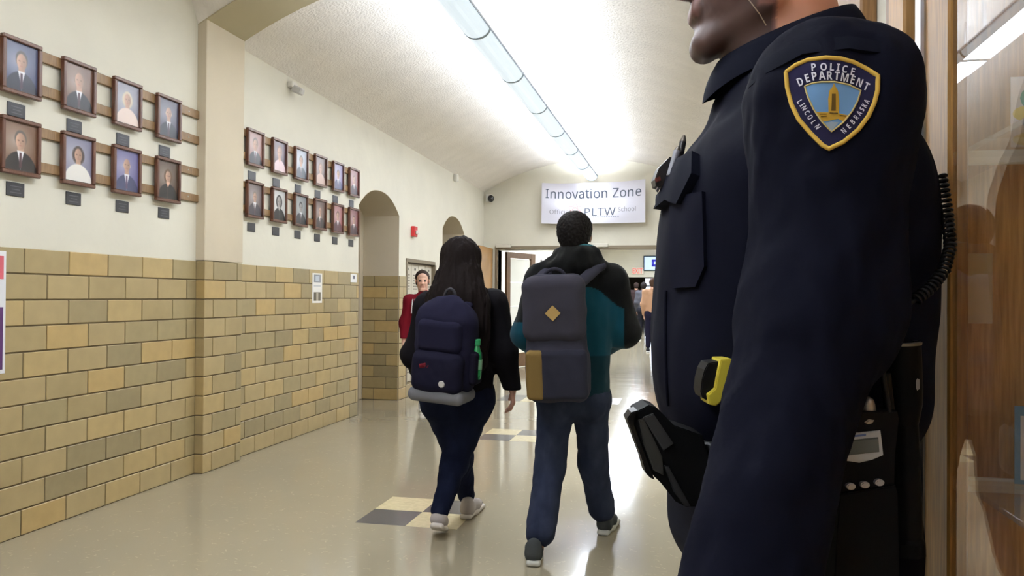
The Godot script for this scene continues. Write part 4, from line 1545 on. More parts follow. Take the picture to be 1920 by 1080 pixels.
func boy() -> void:
	var Z := 3.95
	var bf := Vector3(0, 0, -1)
	var J := {
		"bf": bf, "hf": Vector3(0.05, -0.05, -1).normalized(),
		"head": pz(1078, 444, Z + 0.02),
		"shl": pz(1014, 528, Z), "shr": pz(1148, 528, Z),
		"ell": pz(988, 625, Z + 0.02), "elr": pz(1172, 622, Z + 0.02),
		"wrl": pz(1012, 668, Z + 0.24), "wrr": pz(1124, 655, Z + 0.22),
		"hipl": pz(1043, 752, Z), "hipr": pz(1108, 752, Z),
		"knl": pz(1030, 880, Z + 0.02), "knr": pz(1112, 868, Z + 0.16),
		"anl": pz(1010, 1020, Z - 0.16), "anr": pz(1131, 968, Z + 0.28),
		"heell": pz(1000, 1056, Z - 0.27), "toel": pz(1003, 1040, Z + 0.0),
		"heelr": pz(1130, 1003, Z + 0.22), "toer": pz(1150, 973, Z + 0.48),
		"supl": Vector3(0, 1, 0.0)}
	for s in ["heell", "toel", "heelr", "toer"]:
		J[s].y = 0.001
	var C: Vector3 = (J.shl + J.shr) * 0.5
	var o := {"skin": rgb(132, 96, 78), "hh": 0.225, "arm": [0.078, 0.07, 0.05], "chest": 0.185, "waist": 0.168, "flat": 0.64, "hem": -0.03, "hem_y": 0.765, "leg": [0.09, 0.074, 0.07],
		"top": rgb(20, 70, 82), "trousers": rgb(52, 57, 74), "shoe": rgb(58, 60, 60), "sole": rgb(182, 180, 172), "seed": 3, "cell": 0.006}
	var right := Vector3(1, 0, 0)
	o.top_palette = [rgb(18, 57, 69), rgb(17, 15, 20), rgb(14, 40, 49), rgb(40, 104, 116)]
	o.top_paint = func(p: Vector3) -> int:
		var s := (p - C).dot(right)
		var yoke := C.y - 0.03 - 0.10 * smoothstep(0.08, 0.24, absf(s))
		if p.y > C.y + 0.175: return 3
		if p.y > yoke: return 1
		if s > 0.235 and p.z > C.z - 0.06: return 1
		if s > 0.262: return 1
		if s < -0.215 and p.y > C.y - 0.2: return 1
		if p.y < C.y - 0.36: return 2
		return 0
	var up := Vector3.UP
	o.top_extra = func(t: Sdf) -> void:
		t.ell(C + up * 0.115 - bf * 0.0, Vector3(0.104, 0.05, 0.1), Basis(), 1)
		t.ell(C + up * 0.155, Vector3(0.088, 0.03, 0.08), Basis(), 1)
		t.ell(C + up * 0.07 + Vector3(0, 0, 0.05), Vector3(0.115, 0.045, 0.07), Basis(), 1)
	var n := person("person", "boy walking away in black and teal jacket, jeans and grey shoes", J, o)
	# hair
	var h := Sdf.new()
	h.k = 0.02
	h.noise = fold_noise(9)
	h.amp = 0.004
	h.nscale = Vector3.ONE * 60
	var hc: Vector3 = J.head
	h.ell(hc + up * 0.040 + Vector3(0, 0, 0.016), Vector3(0.088, 0.088, 0.104), Basis())
	h.ell(hc + up * 0.0 + Vector3(0, 0, 0.04), Vector3(0.078, 0.085, 0.07), Basis())
	part("hair", h.mesh(0.005, n.position), cloth(rgb(24, 21, 20), 0.7), n)
	# jacket hem pocket line left out: hidden under the pack
	var bp := thing("backpack", "dark grey backpack with tan diamond patch worn by the boy", "backpack", n.position)
	var bc := pz(1044, 632, Z - 0.2)
	var B := Basis(Vector3.UP, 0.06) * Basis(Vector3.BACK, 0.035) * Basis(Vector3.RIGHT, 0.06)
	var grey := cloth(rgb(46, 45, 54), 0.95)
	var s := Sdf.new()
	s.k = 0.03
	s.noise = fold_noise(13)
	s.amp = 0.006
	s.nscale = Vector3.ONE * 7
	s.rbox(bc, Vector3(0.142, 0.295, 0.075), 0.06, B)
	s.rbox(bc + B * Vector3(0, -0.17, 0.02), Vector3(0.145, 0.125, 0.085), 0.05, B)
	part("main_body", s.mesh(0.007, n.position), grey, bp)
	var lid := Sdf.new()
	lid.k = 0.02
	lid.noise = fold_noise(14)
	lid.amp = 0.005
	lid.nscale = Vector3.ONE * 8
	lid.rbox(bc + B * Vector3(-0.005, 0.135, 0.03), Vector3(0.148, 0.155, 0.065), 0.055, B)
	part("flap", lid.mesh(0.007, n.position), cloth(rgb(52, 50, 58), 0.95), bp)
	var pk := Sdf.new()
	pk.noise = fold_noise(15)
	pk.amp = 0.004
	pk.nscale = Vector3.ONE * 8
	pk.rbox(bc + B * Vector3(0.03, -0.165, 0.075), Vector3(0.115, 0.115, 0.035), 0.025, B)
	part("front_pocket", pk.mesh(0.007, n.position), cloth(rgb(40, 40, 50), 0.95), bp)
	var tp := Sdf.new()
	tp.rbox(bc + B * Vector3(-0.096, -0.165, 0.078), Vector3(0.043, 0.115, 0.036), 0.022, B)
	part("side_panel", tp.mesh(0.006, n.position), cloth(rgb(106, 86, 50), 0.9), bp, Vector3.ZERO, "tan canvas panel")
	var dm := MB.new()
	var dc := bc + B * Vector3(-0.005, 0.12, 0.097)
	dm.prism(PackedVector2Array([Vector2(0, -0.036), Vector2(0.036, 0), Vector2(0, 0.036), Vector2(-0.036, 0)]), 0.006, Transform3D(B, dc - n.position))
	part("diamond_patch", dm.mesh(), mat(rgb(160, 130, 76), 0.8), bp, Vector3.ZERO, "tan leather diamond patch")
	var st := Sdf.new()
	st.k = 0.015
	for e in [-1.0, 1.0]:
		var p0: Vector3 = bc + B * Vector3(0.105 * e, 0.24, -0.03)
		var p1: Vector3 = C + Vector3(0.115 * e, 0.075, 0.05)
		var p2: Vector3 = C + Vector3(0.125 * e, 0.06, -0.06)
		st.cap(p0, p1, 0.03, 0.03, 0, Vector3(0, 0.5, 1), 0.5)
		st.cap(p1, p2, 0.03, 0.028, 0, Vector3(0, 1, 0.2), 0.5)
	st.cap(bc + B * Vector3(-0.11, 0.25, -0.01), bc + B * Vector3(0.11, 0.25, -0.01), 0.028, 0.028, 0, Vector3(0, 0, 1), 0.7)
	part("strap", st.mesh(0.008, n.position), grey, bp)
	var hl := MB.new()
	var hp := PackedVector3Array()
	for i in 13:
		var a := PI * i / 12.0
		hp.append(bc + B * Vector3(-0.05 * cos(a), 0.275 + 0.045 * sin(a), 0.0) - n.position)
	hl.tube(hp, 0.009, 6)
	part("grab_loop", hl.mesh(), grey, bp)

func girl() -> void:
	var Z := 4.25
	var bf := Vector3(0, 0, -1)
	var J := {
		"bf": bf, "hf": Vector3(-0.1, -0.1, -1).normalized(),
		"head": pz(866, 490, Z),
		"shl": pz(806, 575, Z), "shr": pz(924, 572, Z),
		"ell": pz(778, 665, Z + 0.03), "elr": pz(946, 660, Z - 0.02),
		"wrl": pz(790, 705, Z + 0.24), "wrr": pz(961, 728, Z + 0.04),
		"handr": [Vector3(0.02, -1, -0.12), Vector3(-0.15, 0, -1), Vector3(-1, 0, 0)],
		"hipl": pz(832, 752, Z), "hipr": pz(884, 752, Z),
		"knl": pz(862, 858, Z + 0.14), "knr": pz(852, 868, Z + 0.02),
		"anl": pz(876, 936, Z + 0.32), "anr": pz(822, 968, Z - 0.14),
		"heell": pz(872, 962, Z + 0.2), "toel": pz(898, 945, Z + 0.48),
		"heelr": pz(818, 990, Z - 0.2), "toer": pz(826, 1010, Z - 0.02),
		"supr": Vector3(0, 1, -0.6)}
	J.heell.y = 0.001
	J.toel.y = 0.001
	J.heelr.y = 0.07
	J.toer.y = 0.002
	var C: Vector3 = (J.shl + J.shr) * 0.5
	var o := {"skin": rgb(176, 132, 112), "hh": 0.215, "arm": [0.078, 0.066, 0.048], "chest": 0.185, "waist": 0.19, "flat": 0.7, "hem": 0.0, "hem_y": 0.745, "leg": [0.118, 0.07, 0.047], "hand": 0.9, "cuff": 0.97,
		"top": rgb(17, 15, 18), "trousers": rgb(27, 32, 52), "shoe": rgb(168, 160, 156), "sole": rgb(206, 198, 190), "seed": 23, "cell": 0.008, "body_cell": 0.005}
	var n := person("person", "girl with long dark hair walking away in black hoodie and jeans", J, o)
	var up := Vector3.UP
	var h := Sdf.new()
	h.k = 0.05
	h.noise = fold_noise(33)
	h.amp = 0.008
	h.nscale = Vector3(26, 3, 26)
	var hc: Vector3 = J.head
	h.ell(hc + up * 0.035 + Vector3(0, 0, 0.01), Vector3(0.092, 0.092, 0.105), Basis())
	h.cap(hc + Vector3(0, 0.0, 0.03), hc + Vector3(0.01, -0.2, 0.09), 0.105, 0.13, 0, Vector3(0, 0, 1), 0.7)
	h.cap(hc + Vector3(0.01, -0.2, 0.09), hc + Vector3(0.02, -0.32, 0.11), 0.135, 0.15, 0, Vector3(0, 0, 1), 0.45)
	h.cap(hc + Vector3(0.06, -0.26, 0.10), hc + Vector3(0.12, -0.52, 0.12), 0.095, 0.05, 0, Vector3(0, 0, 1), 0.5)
	h.cap(hc + Vector3(-0.07, -0.24, 0.10), hc + Vector3(-0.14, -0.42, 0.10), 0.08, 0.045, 0, Vector3(0, 0, 1), 0.5)
	part("hair", h.mesh(0.007, n.position), cloth(rgb(24, 18, 17), 0.75, false, 0.05), n)
	# pack
	var bp := thing("backpack", "navy backpack with grey base and round badge worn by the girl", "backpack", n.position)
	var bc := pz(836, 650, Z - 0.23)
	var B := Basis(Vector3.UP, -0.12) * Basis(Vector3.BACK, -0.07) * Basis(Vector3.RIGHT, 0.05)
	var navy := cloth(rgb(27, 26, 43), 0.9)
	var s := Sdf.new()
	s.k = 0.04
	s.noise = fold_noise(43)
	s.amp = 0.007
	s.nscale = Vector3.ONE * 7
	s.rbox(bc + B * Vector3(0, -0.02, 0), Vector3(0.162, 0.225, 0.09), 0.085, B)
	s.ell(bc + B * Vector3(0, 0.12, 0.0), Vector3(0.14, 0.14, 0.09), B)
	part("main_body", s.mesh(0.007, n.position), navy, bp)
	var pk := Sdf.new()
	pk.noise = fold_noise(44)
	pk.amp = 0.006
	pk.nscale = Vector3.ONE * 8
	pk.k = 0.03
	pk.rbox(bc + B * Vector3(0.0, -0.115, 0.085), Vector3(0.135, 0.105, 0.05), 0.045, B)
	part("front_pocket", pk.mesh(0.007, n.position), cloth(rgb(23, 22, 37), 0.85), bp)
	var tpk := Sdf.new()
	tpk.rbox(bc + B * Vector3(0.0, 0.06, 0.07), Vector3(0.12, 0.085, 0.045), 0.04, B)
	part("top_pocket", tpk.mesh(0.007, n.position), navy, bp)
	var bs := Sdf.new()
	bs.k = 0.02
	bs.rbox(bc + B * Vector3(0, -0.235, 0.02), Vector3(0.15, 0.036, 0.105), 0.034, B)
	part("base", bs.mesh(0.006, n.position), cloth(rgb(104, 104, 108), 0.8), bp, Vector3.ZERO, "grey padded base")
	var bd := MB.new()
	bd.lathe(PackedVector2Array([Vector2(0, 0.006), Vector2(0.014, 0.005), Vector2(0.018, 0.0)]), Transform3D(B * Basis(Vector3.RIGHT, PI / 2), bc + B * Vector3(0.045, -0.165, 0.134) - n.position), 16)
	part("badge", bd.mesh(), mat(rgb(188, 184, 180), 0.4), bp, Vector3.ZERO, "round pale badge")
	for e in [-0.06, 0.03]:
		var rm := Sdf.new()
		rm.noise = fold_noise(50)
		rm.amp = 0.004
		rm.nscale = Vector3.ONE * 40
		rm.ell(bc + B * Vector3(e, -0.085, 0.13), Vector3(0.024, 0.014, 0.006), B)
		part("embroidery", rm.mesh(0.004, n.position), cloth(rgb(92, 26, 34), 0.9), bp, Vector3.ZERO, "dull red embroidered mark")
	var st := Sdf.new()
	st.k = 0.015
	for e in [-1.0, 1.0]:
		var p0: Vector3 = bc + B * Vector3(0.07 * e, 0.2, -0.06)
		var p1: Vector3 = C + Vector3(0.11 * e, 0.06, 0.05)
		st.cap(p0, p1, 0.028, 0.028, 0, Vector3(0, 0.5, 1), 0.5)
		st.cap(p1, C + Vector3(0.12 * e, 0.05, -0.07), 0.028, 0.026, 0, Vector3(0, 1, 0.2), 0.5)
	part("strap", st.mesh(0.008, n.position), navy, bp)
	var sp := Sdf.new()
	sp.rbox(bc + B * Vector3(0.165, -0.09, 0.0), Vector3(0.024, 0.085, 0.05), 0.022, B)
	part("side_pocket", sp.mesh(0.007, n.position), cloth(rgb(22, 20, 32), 0.9), bp)
	var lp := MB.new()
	var hp := PackedVector3Array()
	for i in 13:
		var a := PI * i / 12.0
		hp.append(bc + B * Vector3(-0.03 * cos(a), 0.245 + 0.045 * sin(a), -0.02) - n.position)
	lp.tube(hp, 0.008, 6)
	part("grab_loop", lp.mesh(), mat(rgb(40, 38, 44), 0.8), bp)
	# bottle in the side pocket
	var bw := bc + B * Vector3(0.168, -0.075, 0.0)
	var bo := thing("drink_bottle", "green plastic drink bottle in the navy backpack's side pocket", "bottle", bw)
	var gm := StandardMaterial3D.new()
	gm.albedo_color = rgb(28, 120, 66)
	gm.roughness = 0.15
	var lt := MB.new()
	lt.lathe(PackedVector2Array([Vector2(0.0, -0.07), Vector2(0.026, -0.07), Vector2(0.03, -0.05), Vector2(0.03, 0.03), Vector2(0.026, 0.05), Vector2(0.013, 0.095), Vector2(0.012, 0.105)]), Transform3D(B, Vector3.ZERO), 16)
	part("bottle_body", lt.mesh(), gm, bo)
	var cp := MB.new()
	cp.lathe(PackedVector2Array([Vector2(0.0165, 0.1), Vector2(0.0165, 0.126), Vector2(0.014, 0.13), Vector2(0.0, 0.13)]), Transform3D(B, Vector3.ZERO), 14)
	part("cap", cp.mesh(), mat(rgb(40, 150, 92), 0.4), bo)
	var lb := MB.new()
	lb.lathe(PackedVector2Array([Vector2(0.0305, -0.02), Vector2(0.0305, 0.03)]), Transform3D(B, Vector3.ZERO), 16)
	part("label_band", lb.mesh(), mat(rgb(120, 176, 140), 0.4), bo)

func third_girl() -> void:
	var Z := 8.65
	var bf := Vector3(0.12, 0, 1).normalized()
	var J := {
		"bf": bf, "hf": Vector3(0.35, -0.05, 1).normalized(),
		"head": pz(792, 527, Z),
		"shr": pz(768, 563, Z), "shl": pz(822, 563, Z),
		"elr": pz(759, 605, Z + 0.03), "ell": pz(829, 605, Z),
		"wrr": pz(757, 643, Z - 0.03), "wrl": pz(828, 640, Z - 0.1),
		"handr": [Vector3(0.05, -1, 0.1), Vector3(0.2, 0, 1), Vector3(1, 0, 0)],
		"handl": [Vector3(-0.05, -1, 0.1), Vector3(-0.2, 0, 1), Vector3(-1, 0, 0)],
		"hipr": pz(781, 650, Z), "hipl": pz(808, 650, Z),
		"knr": pz(784, 702, Z - 0.05), "knl": pz(805, 702, Z + 0.1),
		"anr": pz(791, 752, Z + 0.1), "anl": pz(806, 752, Z + 0.12),
		"heelr": pz(791, 758, Z + 0.16), "toer": pz(794, 768, Z - 0.08),
		"heell": pz(806, 758, Z + 0.2), "toel": pz(808, 766, Z - 0.02)}
	for s in ["heell", "toel", "heelr", "toer"]:
		J[s].y = 0.001
	J.anr.y = 0.09
	J.anl.y = 0.09
	var o := {"skin": rgb(202, 160, 140), "hh": 0.21, "arm": [0.062, 0.054, 0.042], "chest": 0.155, "waist": 0.14, "hem": 0.0, "hem_y": 0.78, "leg": [0.085, 0.058, 0.045], "hand": 0.9,
		"top": rgb(104, 20, 32), "trousers": rgb(40, 40, 46), "denim": false, "shoe": rgb(232, 230, 230), "sole": rgb(226, 224, 222), "seed": 61, "cell": 0.01, "body_cell": 0.007, "shoe_cell": 0.008}
	var n := person("person", "girl in maroon jacket with white straps facing camera beside the lockers", J, o)
	var h := Sdf.new()
	h.k = 0.02
	var hc: Vector3 = J.head
	var hf: Vector3 = J.hf
	h.ell(hc + Vector3.UP * 0.045 - hf * 0.024, Vector3(0.078, 0.076, 0.086), Basis(Vector3.UP.cross(hf).normalized(), Vector3.UP, hf))
	h.ell(hc + Vector3.UP * 0.0 - hf * 0.05, Vector3(0.076, 0.09, 0.06), Basis(Vector3.UP.cross(hf).normalized(), Vector3.UP, hf))
	part("hair", h.mesh(0.006, n.position), cloth(rgb(46, 34, 30), 0.6), n)
	var C: Vector3 = (J.shl + J.shr) * 0.5
	var sd := Vector3.UP.cross(bf).normalized()
	for e in [-1.0, 1.0]:
		for q in [-0.012, 0.012]:
			var t := MB.new()
			t.tube(PackedVector3Array([C + sd * (0.085 * e + q) + Vector3.UP * 0.07 - n.position, C + sd * (0.095 * e + q) + bf * 0.085 - n.position + Vector3.UP * 0.0, C + sd * (0.1 * e + q) + bf * 0.108 - Vector3.UP * 0.14 - n.position]), 0.007, 6)
			part("jacket_stripe", t.mesh(), mat(rgb(206, 200, 198), 0.8), n, Vector3.ZERO, "white stripe on jacket front")

func far_people() -> void:
	var list := [
		["person standing in dark brown clothes by far lobby opening", 1193, 27.0, rgb(44, 34, 34), rgb(30, 28, 32), rgb(160, 118, 100), rgb(40, 30, 28), 1.72],
		["person in grey hoodie walking through far corridor", 1207, 23.0, rgb(62, 62, 68), rgb(28, 28, 34), rgb(150, 112, 96), rgb(30, 26, 26), 1.66],
		["person in tan top and dark trousers far down the corridor", 1224, 18.0, rgb(150, 116, 92), rgb(24, 22, 38), rgb(190, 148, 128), rgb(60, 44, 36), 1.66]]
	for e in list:
		var p := pz(e[1], 560, e[2])
		var s: float = e[7] / 1.7
		var g := func(x: float, y: float, z: float) -> Vector3: return Vector3(p.x + x * s, y * s, p.z + z * s)
		var J := {"bf": Vector3(0, 0, -1), "hf": Vector3(0.3, 0, -1).normalized(), "head": g.call(0, 1.585, 0),
			"shl": g.call(-0.17, 1.38, 0), "shr": g.call(0.17, 1.38, 0), "ell": g.call(-0.22, 1.1, 0.02), "elr": g.call(0.22, 1.1, 0.02), "wrl": g.call(-0.2, 0.86, -0.08), "wrr": g.call(0.2, 0.86, -0.08),
			"handl": [Vector3(0, -1, -0.1), Vector3(0, 0, -1), Vector3(1, 0, 0)], "handr": [Vector3(0, -1, -0.1), Vector3(0, 0, -1), Vector3(-1, 0, 0)],
			"hipl": g.call(-0.09, 0.86, 0), "hipr": g.call(0.09, 0.86, 0), "knl": g.call(-0.1, 0.48, -0.05), "knr": g.call(0.1, 0.48, 0.02), "anl": g.call(-0.1, 0.1, 0.04), "anr": g.call(0.1, 0.1, 0.1),
			"heell": g.call(-0.1, 0, 0.1), "toel": g.call(-0.11, 0, -0.16), "heelr": g.call(0.1, 0, 0.16), "toer": g.call(0.11, 0, -0.1)}
		var o := {"skin": e[5], "hh": 0.22 * s, "arm": [0.07, 0.06, 0.048], "chest": 0.18, "waist": 0.16, "hem_y": 0.82 * s, "leg": [0.09, 0.068, 0.055], "top": e[3], "trousers": e[4], "denim": false, "shoe": rgb(40, 40, 44), "sole": rgb(200, 200, 200), "seed": 71, "cell": 0.02, "body_cell": 0.012, "shoe_cell": 0.012}
		var n := person("person", e[0], J, o)
		var h := Sdf.new()
		h.ell(J.head + Vector3(0, 0.045, 0.02), Vector3(0.083, 0.08, 0.095), Basis())
		h.ell(J.head + Vector3(0, 0.0, 0.04), Vector3(0.08, 0.09, 0.07), Basis())
		part("hair", h.mesh(0.012, n.position), cloth(e[6], 0.7), n)

# ---------------------------------------------------------------- the officer
func oc(x: float, y: float, z: float) -> Vector3:
	var rx := Vector3(cam.basis.x.x, 0, cam.basis.x.z).normalized()
	var dz := Vector3(-cam.basis.z.x, 0, -cam.basis.z.z).normalized()
	return Vector3(cam.position.x, y, cam.position.z) + rx * x + dz * z

func zpts(pts: Array, ox: float, oy: float, k: float) -> PackedVector2Array:
	var r := PackedVector2Array()
	for i in range(0, pts.size(), 2):
		r.append(Vector2(ox + pts[i] / k, oy + pts[i + 1] / k))
	return r

func on_cloth(s: Sdf, p: Vector2, off: float) -> Array:
	var d := ray(p.x, p.y).normalized()
	var h := s.hit(cam.position + d * 0.3, d, 2.5)
	if h.distance_to(cam.position) > 2.0:
		return []
	var n := s.nrm(h, 0.012)
	return [h + n * off, n]

func decal(s: Sdf, poly: PackedVector2Array, cell: float, off: float, base: Vector3, rim := true) -> ArrayMesh:
	var b := MB.new()
	var lo := poly[0]
	var hi := poly[0]
	for p in poly:
		lo = lo.min(p)
		hi = hi.max(p)
	var y := lo.y
	while y < hi.y:
		var x := lo.x
		while x < hi.x:
			var cellp := PackedVector2Array([Vector2(x, y), Vector2(x + cell, y), Vector2(x + cell, y + cell), Vector2(x, y + cell)])
			for q in Geometry2D.intersect_polygons(poly, cellp):
				var ix := Geometry2D.triangulate_polygon(q)
				var H := []
				for p in q:
					H.append(on_cloth(s, p, off))
				for i in range(0, ix.size(), 3):
					var A = H[ix[i]]
					var B = H[ix[i + 1]]
					var C = H[ix[i + 2]]
					if A.size() and B.size() and C.size():
						b.tri(A[0] - base, B[0] - base, C[0] - base, A[1], B[1], C[1])
			x += cell
		y += cell
	if rim:
		for i in poly.size():
			var p := poly[i]
			var q := poly[(i + 1) % poly.size()]
			var m := int(ceil(p.distance_to(q) / cell))
			for k in m:
				var A := on_cloth(s, p.lerp(q, float(k) / m), 0.0)
				var B := on_cloth(s, p.lerp(q, float(k + 1) / m), 0.0)
				if A.size() and B.size():
					var o: Vector3 = (B[0] - A[0]).cross(A[1])
					b.fquad(A[0] - A[1] * 0.002 - base, B[0] - B[1] * 0.002 - base, B[0] + B[1] * off - base, A[0] + A[1] * off - base, o)
	return b.mesh()

func plate(parent: Node3D, called: String, poly: PackedVector2Array, z: float, depth: float, m: Material, label := "", turn := 0.0) -> MeshInstance3D:
	# outline given in pixels at camera depth z, solid for depth metres behind it, turned about its own upright
	var p := PackedVector2Array()
	var c := Vector2.ZERO
	for q in poly:
		var w := Vector2((q.x - 960.0) / F * z, -(q.y - 540.0) / F * z)
		p.append(w)
		c += w / poly.size()
	for i in p.size():
		p[i] -= c
	var b := MB.new()
	var at := cam.position + cam.basis * Vector3(c.x, c.y, -z)
	var B := Basis(cam.basis.x, cam.basis.y, -cam.basis.z)
	var R := Basis(Vector3.UP, turn) * B
	var small := Geometry2D.offset_polygon(p, -0.0012)
	b.prism(p, depth, Transform3D(R, at + R * Vector3(0, 0, 0.0012) - parent.position))
	if small.size() == 1:
		b.prism(small[0], 0.004, Transform3D(R, at - parent.position))
	return part(called, b.mesh(), m, parent, Vector3.ZERO, label)

func letter_on(s: Sdf, ch: String, at: Vector2, ang: float, hpx: float, wk: float, off: float, b: MB, base: Vector3) -> void:
	var t := TextMesh.new()
	var f := SystemFont.new()
	f.font_names = PackedStringArray(["Droid Sans"])
	f.font_weight = 700
	t.font = f
	t.text = ch
	t.font_size = 64
	t.pixel_size = 0.01
	t.depth = 0.001
	var bb := t.get_aabb()
	var arr := t.get_mesh_arrays()
	var V: PackedVector3Array = arr[Mesh.ARRAY_VERTEX]
	var IX: PackedInt32Array = arr[Mesh.ARRAY_INDEX]
	var k := hpx / bb.size.y
	var c := bb.get_center()
	for i in range(0, IX.size(), 3):
		var P := []
		for j in 3:
			var v := V[IX[i + j]]
			if v.z > 0.0:
				var q := at + Vector2((v.x - c.x) * k * wk, -(v.y - c.y) * k).rotated(ang)
				P.append(on_cloth(s, q, off))
		if P.size() == 3 and P[0].size() and P[1].size() and P[2].size():
			b.tri(P[0][0] - base, P[1][0] - base, P[2][0] - base, P[0][1], P[1][1], P[2][1])

func officer() -> void:
	var rx := oc(1, 0, 0) - oc(0, 0, 0)
	var dz := oc(0, 0, 1) - oc(0, 0, 0)
	var up := Vector3.UP
	var fw := -rx
	var B := Basis(fw, up, -dz)
	var base := oc(0.39, 0, 1.12)
	var n := thing("person", "police officer in dark navy uniform standing against the display case", "person", base)
	var navy := rgb(12, 13, 25)
	# body: head, neck, trunk, limbs and hands
	var hh := 0.262
	var chin := pz(1306, 108, 1.12)
	var hc := oc(0.346, chin.y + 0.505 * hh, 1.12)
	var hf := (fw + dz * 0.10).normalized()
	var b := Sdf.new()
	b.k = 0.012
	b.palette = [lin(rgb(138, 96, 87)), lin(rgb(112, 78, 72)), lin(rgb(60, 48, 44)), lin(rgb(214, 152, 124)), lin(rgb(86, 63, 58))]  # jaw and face darkened for stubble and shade, neck lightened as if lit
	add_head(b, hc, hf, up, hh)
	b.cap(hc - up * 0.2 * hh - hf * 0.14 * hh, oc(0.415, 1.5, 1.12), 0.062, 0.07, 3)
	b.cap(hc - up * 0.28 * hh + hf * 0.05 * hh, oc(0.385, 1.5, 1.12), 0.05, 0.06, 3)
	var shl := pz(1562, 190, 0.91)
	var ell := pz(1535, 575, 0.885)
	var wrl := pz(1375, 1190, 0.80)
	var shr := oc(0.39, 1.46, 1.31)
	var elr := oc(0.41, 1.18, 1.36)
	var wrr := oc(0.37, 0.92, 1.36)
	b.cap(oc(0.39, 1.4, 1.12), oc(0.39, 1.0, 1.12), 0.1, 0.1, 3)
	for s in [[shl, ell, wrl], [shr, elr, wrr]]:
		b.cap(oc(0.4, 1.46, 1.12), s[0], 0.06, 0.05, 3)
		b.cap(s[0], s[1], 0.045, 0.036, 3)
		b.cap(s[1], s[2], 0.036, 0.027, 3)
	add_hand(b, wrl, (wrl - ell), -up + fw, dz, 1.0, 3)
	add_hand(b, wrr, (wrr - elr), fw, -dz, 1.0, 3)
	var hipl := oc(0.40, 0.94, 1.01)
	var hipr := oc(0.40, 0.94, 1.23)
	for s in [[hipl, 1.0], [hipr, 1.24]]:
		b.cap(s[0], oc(0.395, 0.5, s[1]), 0.06, 0.05, 3)
		b.cap(oc(0.395, 0.5, s[1]), oc(0.40, 0.1, s[1]), 0.045, 0.035, 3)
	var skin := StandardMaterial3D.new()
	skin.vertex_color_use_as_albedo = true
	skin.roughness = 0.5
	skin.subsurf_scatter_enabled = true
	skin.subsurf_scatter_strength = 0.1
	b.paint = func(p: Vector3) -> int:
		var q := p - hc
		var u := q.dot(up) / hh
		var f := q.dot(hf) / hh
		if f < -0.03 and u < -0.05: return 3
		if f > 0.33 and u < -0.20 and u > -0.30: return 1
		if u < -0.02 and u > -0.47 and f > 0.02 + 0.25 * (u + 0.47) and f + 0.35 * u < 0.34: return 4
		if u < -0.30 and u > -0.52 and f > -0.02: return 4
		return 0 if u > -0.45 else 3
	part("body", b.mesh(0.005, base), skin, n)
	var hr := Sdf.new()
	hr.k = 0.02
	hr.ell(hc + up * 0.05 - hf * 0.02, Vector3(0.081, 0.08, 0.1), Basis(up.cross(hf), up, hf))
	part("hair", hr.mesh(0.006, base), cloth(rgb(58, 44, 36), 0.7), n)
	# shirt with both sleeves
	var t := Sdf.new()
	t.k = 0.045
	t.noise = fold_noise(101)
	t.amp = 0.006
	t.nscale = Vector3(8, 4.5, 8)
	t.rbox(oc(0.38, 1.255, 1.115), Vector3(0.148, 0.235, 0.2), 0.11, B)
	t.ell(oc(0.318, 1.285, 1.12), Vector3(0.106, 0.205, 0.17), B)
	t.ell(oc(0.34, 1.16, 1.12), Vector3(0.138, 0.17, 0.175), B)
	t.ell(oc(0.432, 1.33, 1.11), Vector3(0.10, 0.2, 0.19), B)
	t.cap(oc(0.405, 1.525, 1.12), shl + up * 0.0 + dz * 0.02, 0.08, 0.075)
	t.cap(oc(0.405, 1.525, 1.12), shr, 0.08, 0.075)
	t.cap(oc(0.39, 1.51, 1.12), oc(0.40, 1.565, 1.12), 0.1, 0.075)
	t.cut = func(p: Vector3) -> float: return 1.03 - p.y
	part("shirt", t.mesh(0.0065, base), cloth(navy, 0.85, false, 0.05), n)
	var sleeve := Sdf.new()
	for e in [[shl, ell, wrl, 201], [shr, elr, wrr, 202]]:
		var sl := Sdf.new()
		sl.k = 0.04
		sl.noise = fold_noise(e[3])
		sl.noise.fractal_octaves = 3
		sl.amp = 0.011
		sl.nscale = Vector3(9, 5.5, 9)
		sl.cap(e[0] - up * 0.004, e[1], 0.09, 0.078)
		sl.cap(e[1], e[2], 0.074, 0.064)
		sl.cap(e[0] + up * 0.01 + (oc(0.405, 1.525, 1.12) - e[0]) * 0.25, e[0], 0.075, 0.085)
		part("sleeve", sl.mesh(0.006, base), cloth(navy, 0.85, false, 0.05), n)
		if e[3] == 201:
			sleeve = sl
	# collar
	var co := MB.new()
	var cc := oc(0.381, 0, 1.12)
	var cpt := func(a: float, v: float) -> Vector3:
		# v 0 inside foot, 1 top fold, 2 outer hem
		var x := 0.381 - 0.094 * cos(a)
		var top := 1.582 + 0.07 * (x - 0.29) / 0.18
		var p := oc(x, top, 1.12 + 0.076 * sin(a))
		var out := (Vector3(p.x, 0, p.z) - Vector3(cc.x, 0, cc.z)).normalized()
		var front := pow(maxf(cos(a), 0.0), 6.0)
		if v < 1.0:
			return p + out * (-0.006 + 0.006 * v) + up * (-0.03 * (1.0 - v))
		return p + out * (0.004 * sin((v - 1.0) * PI) + 0.02 * (v - 1.0)) - up * (0.046 + 0.012 * front) * (v - 1.0)
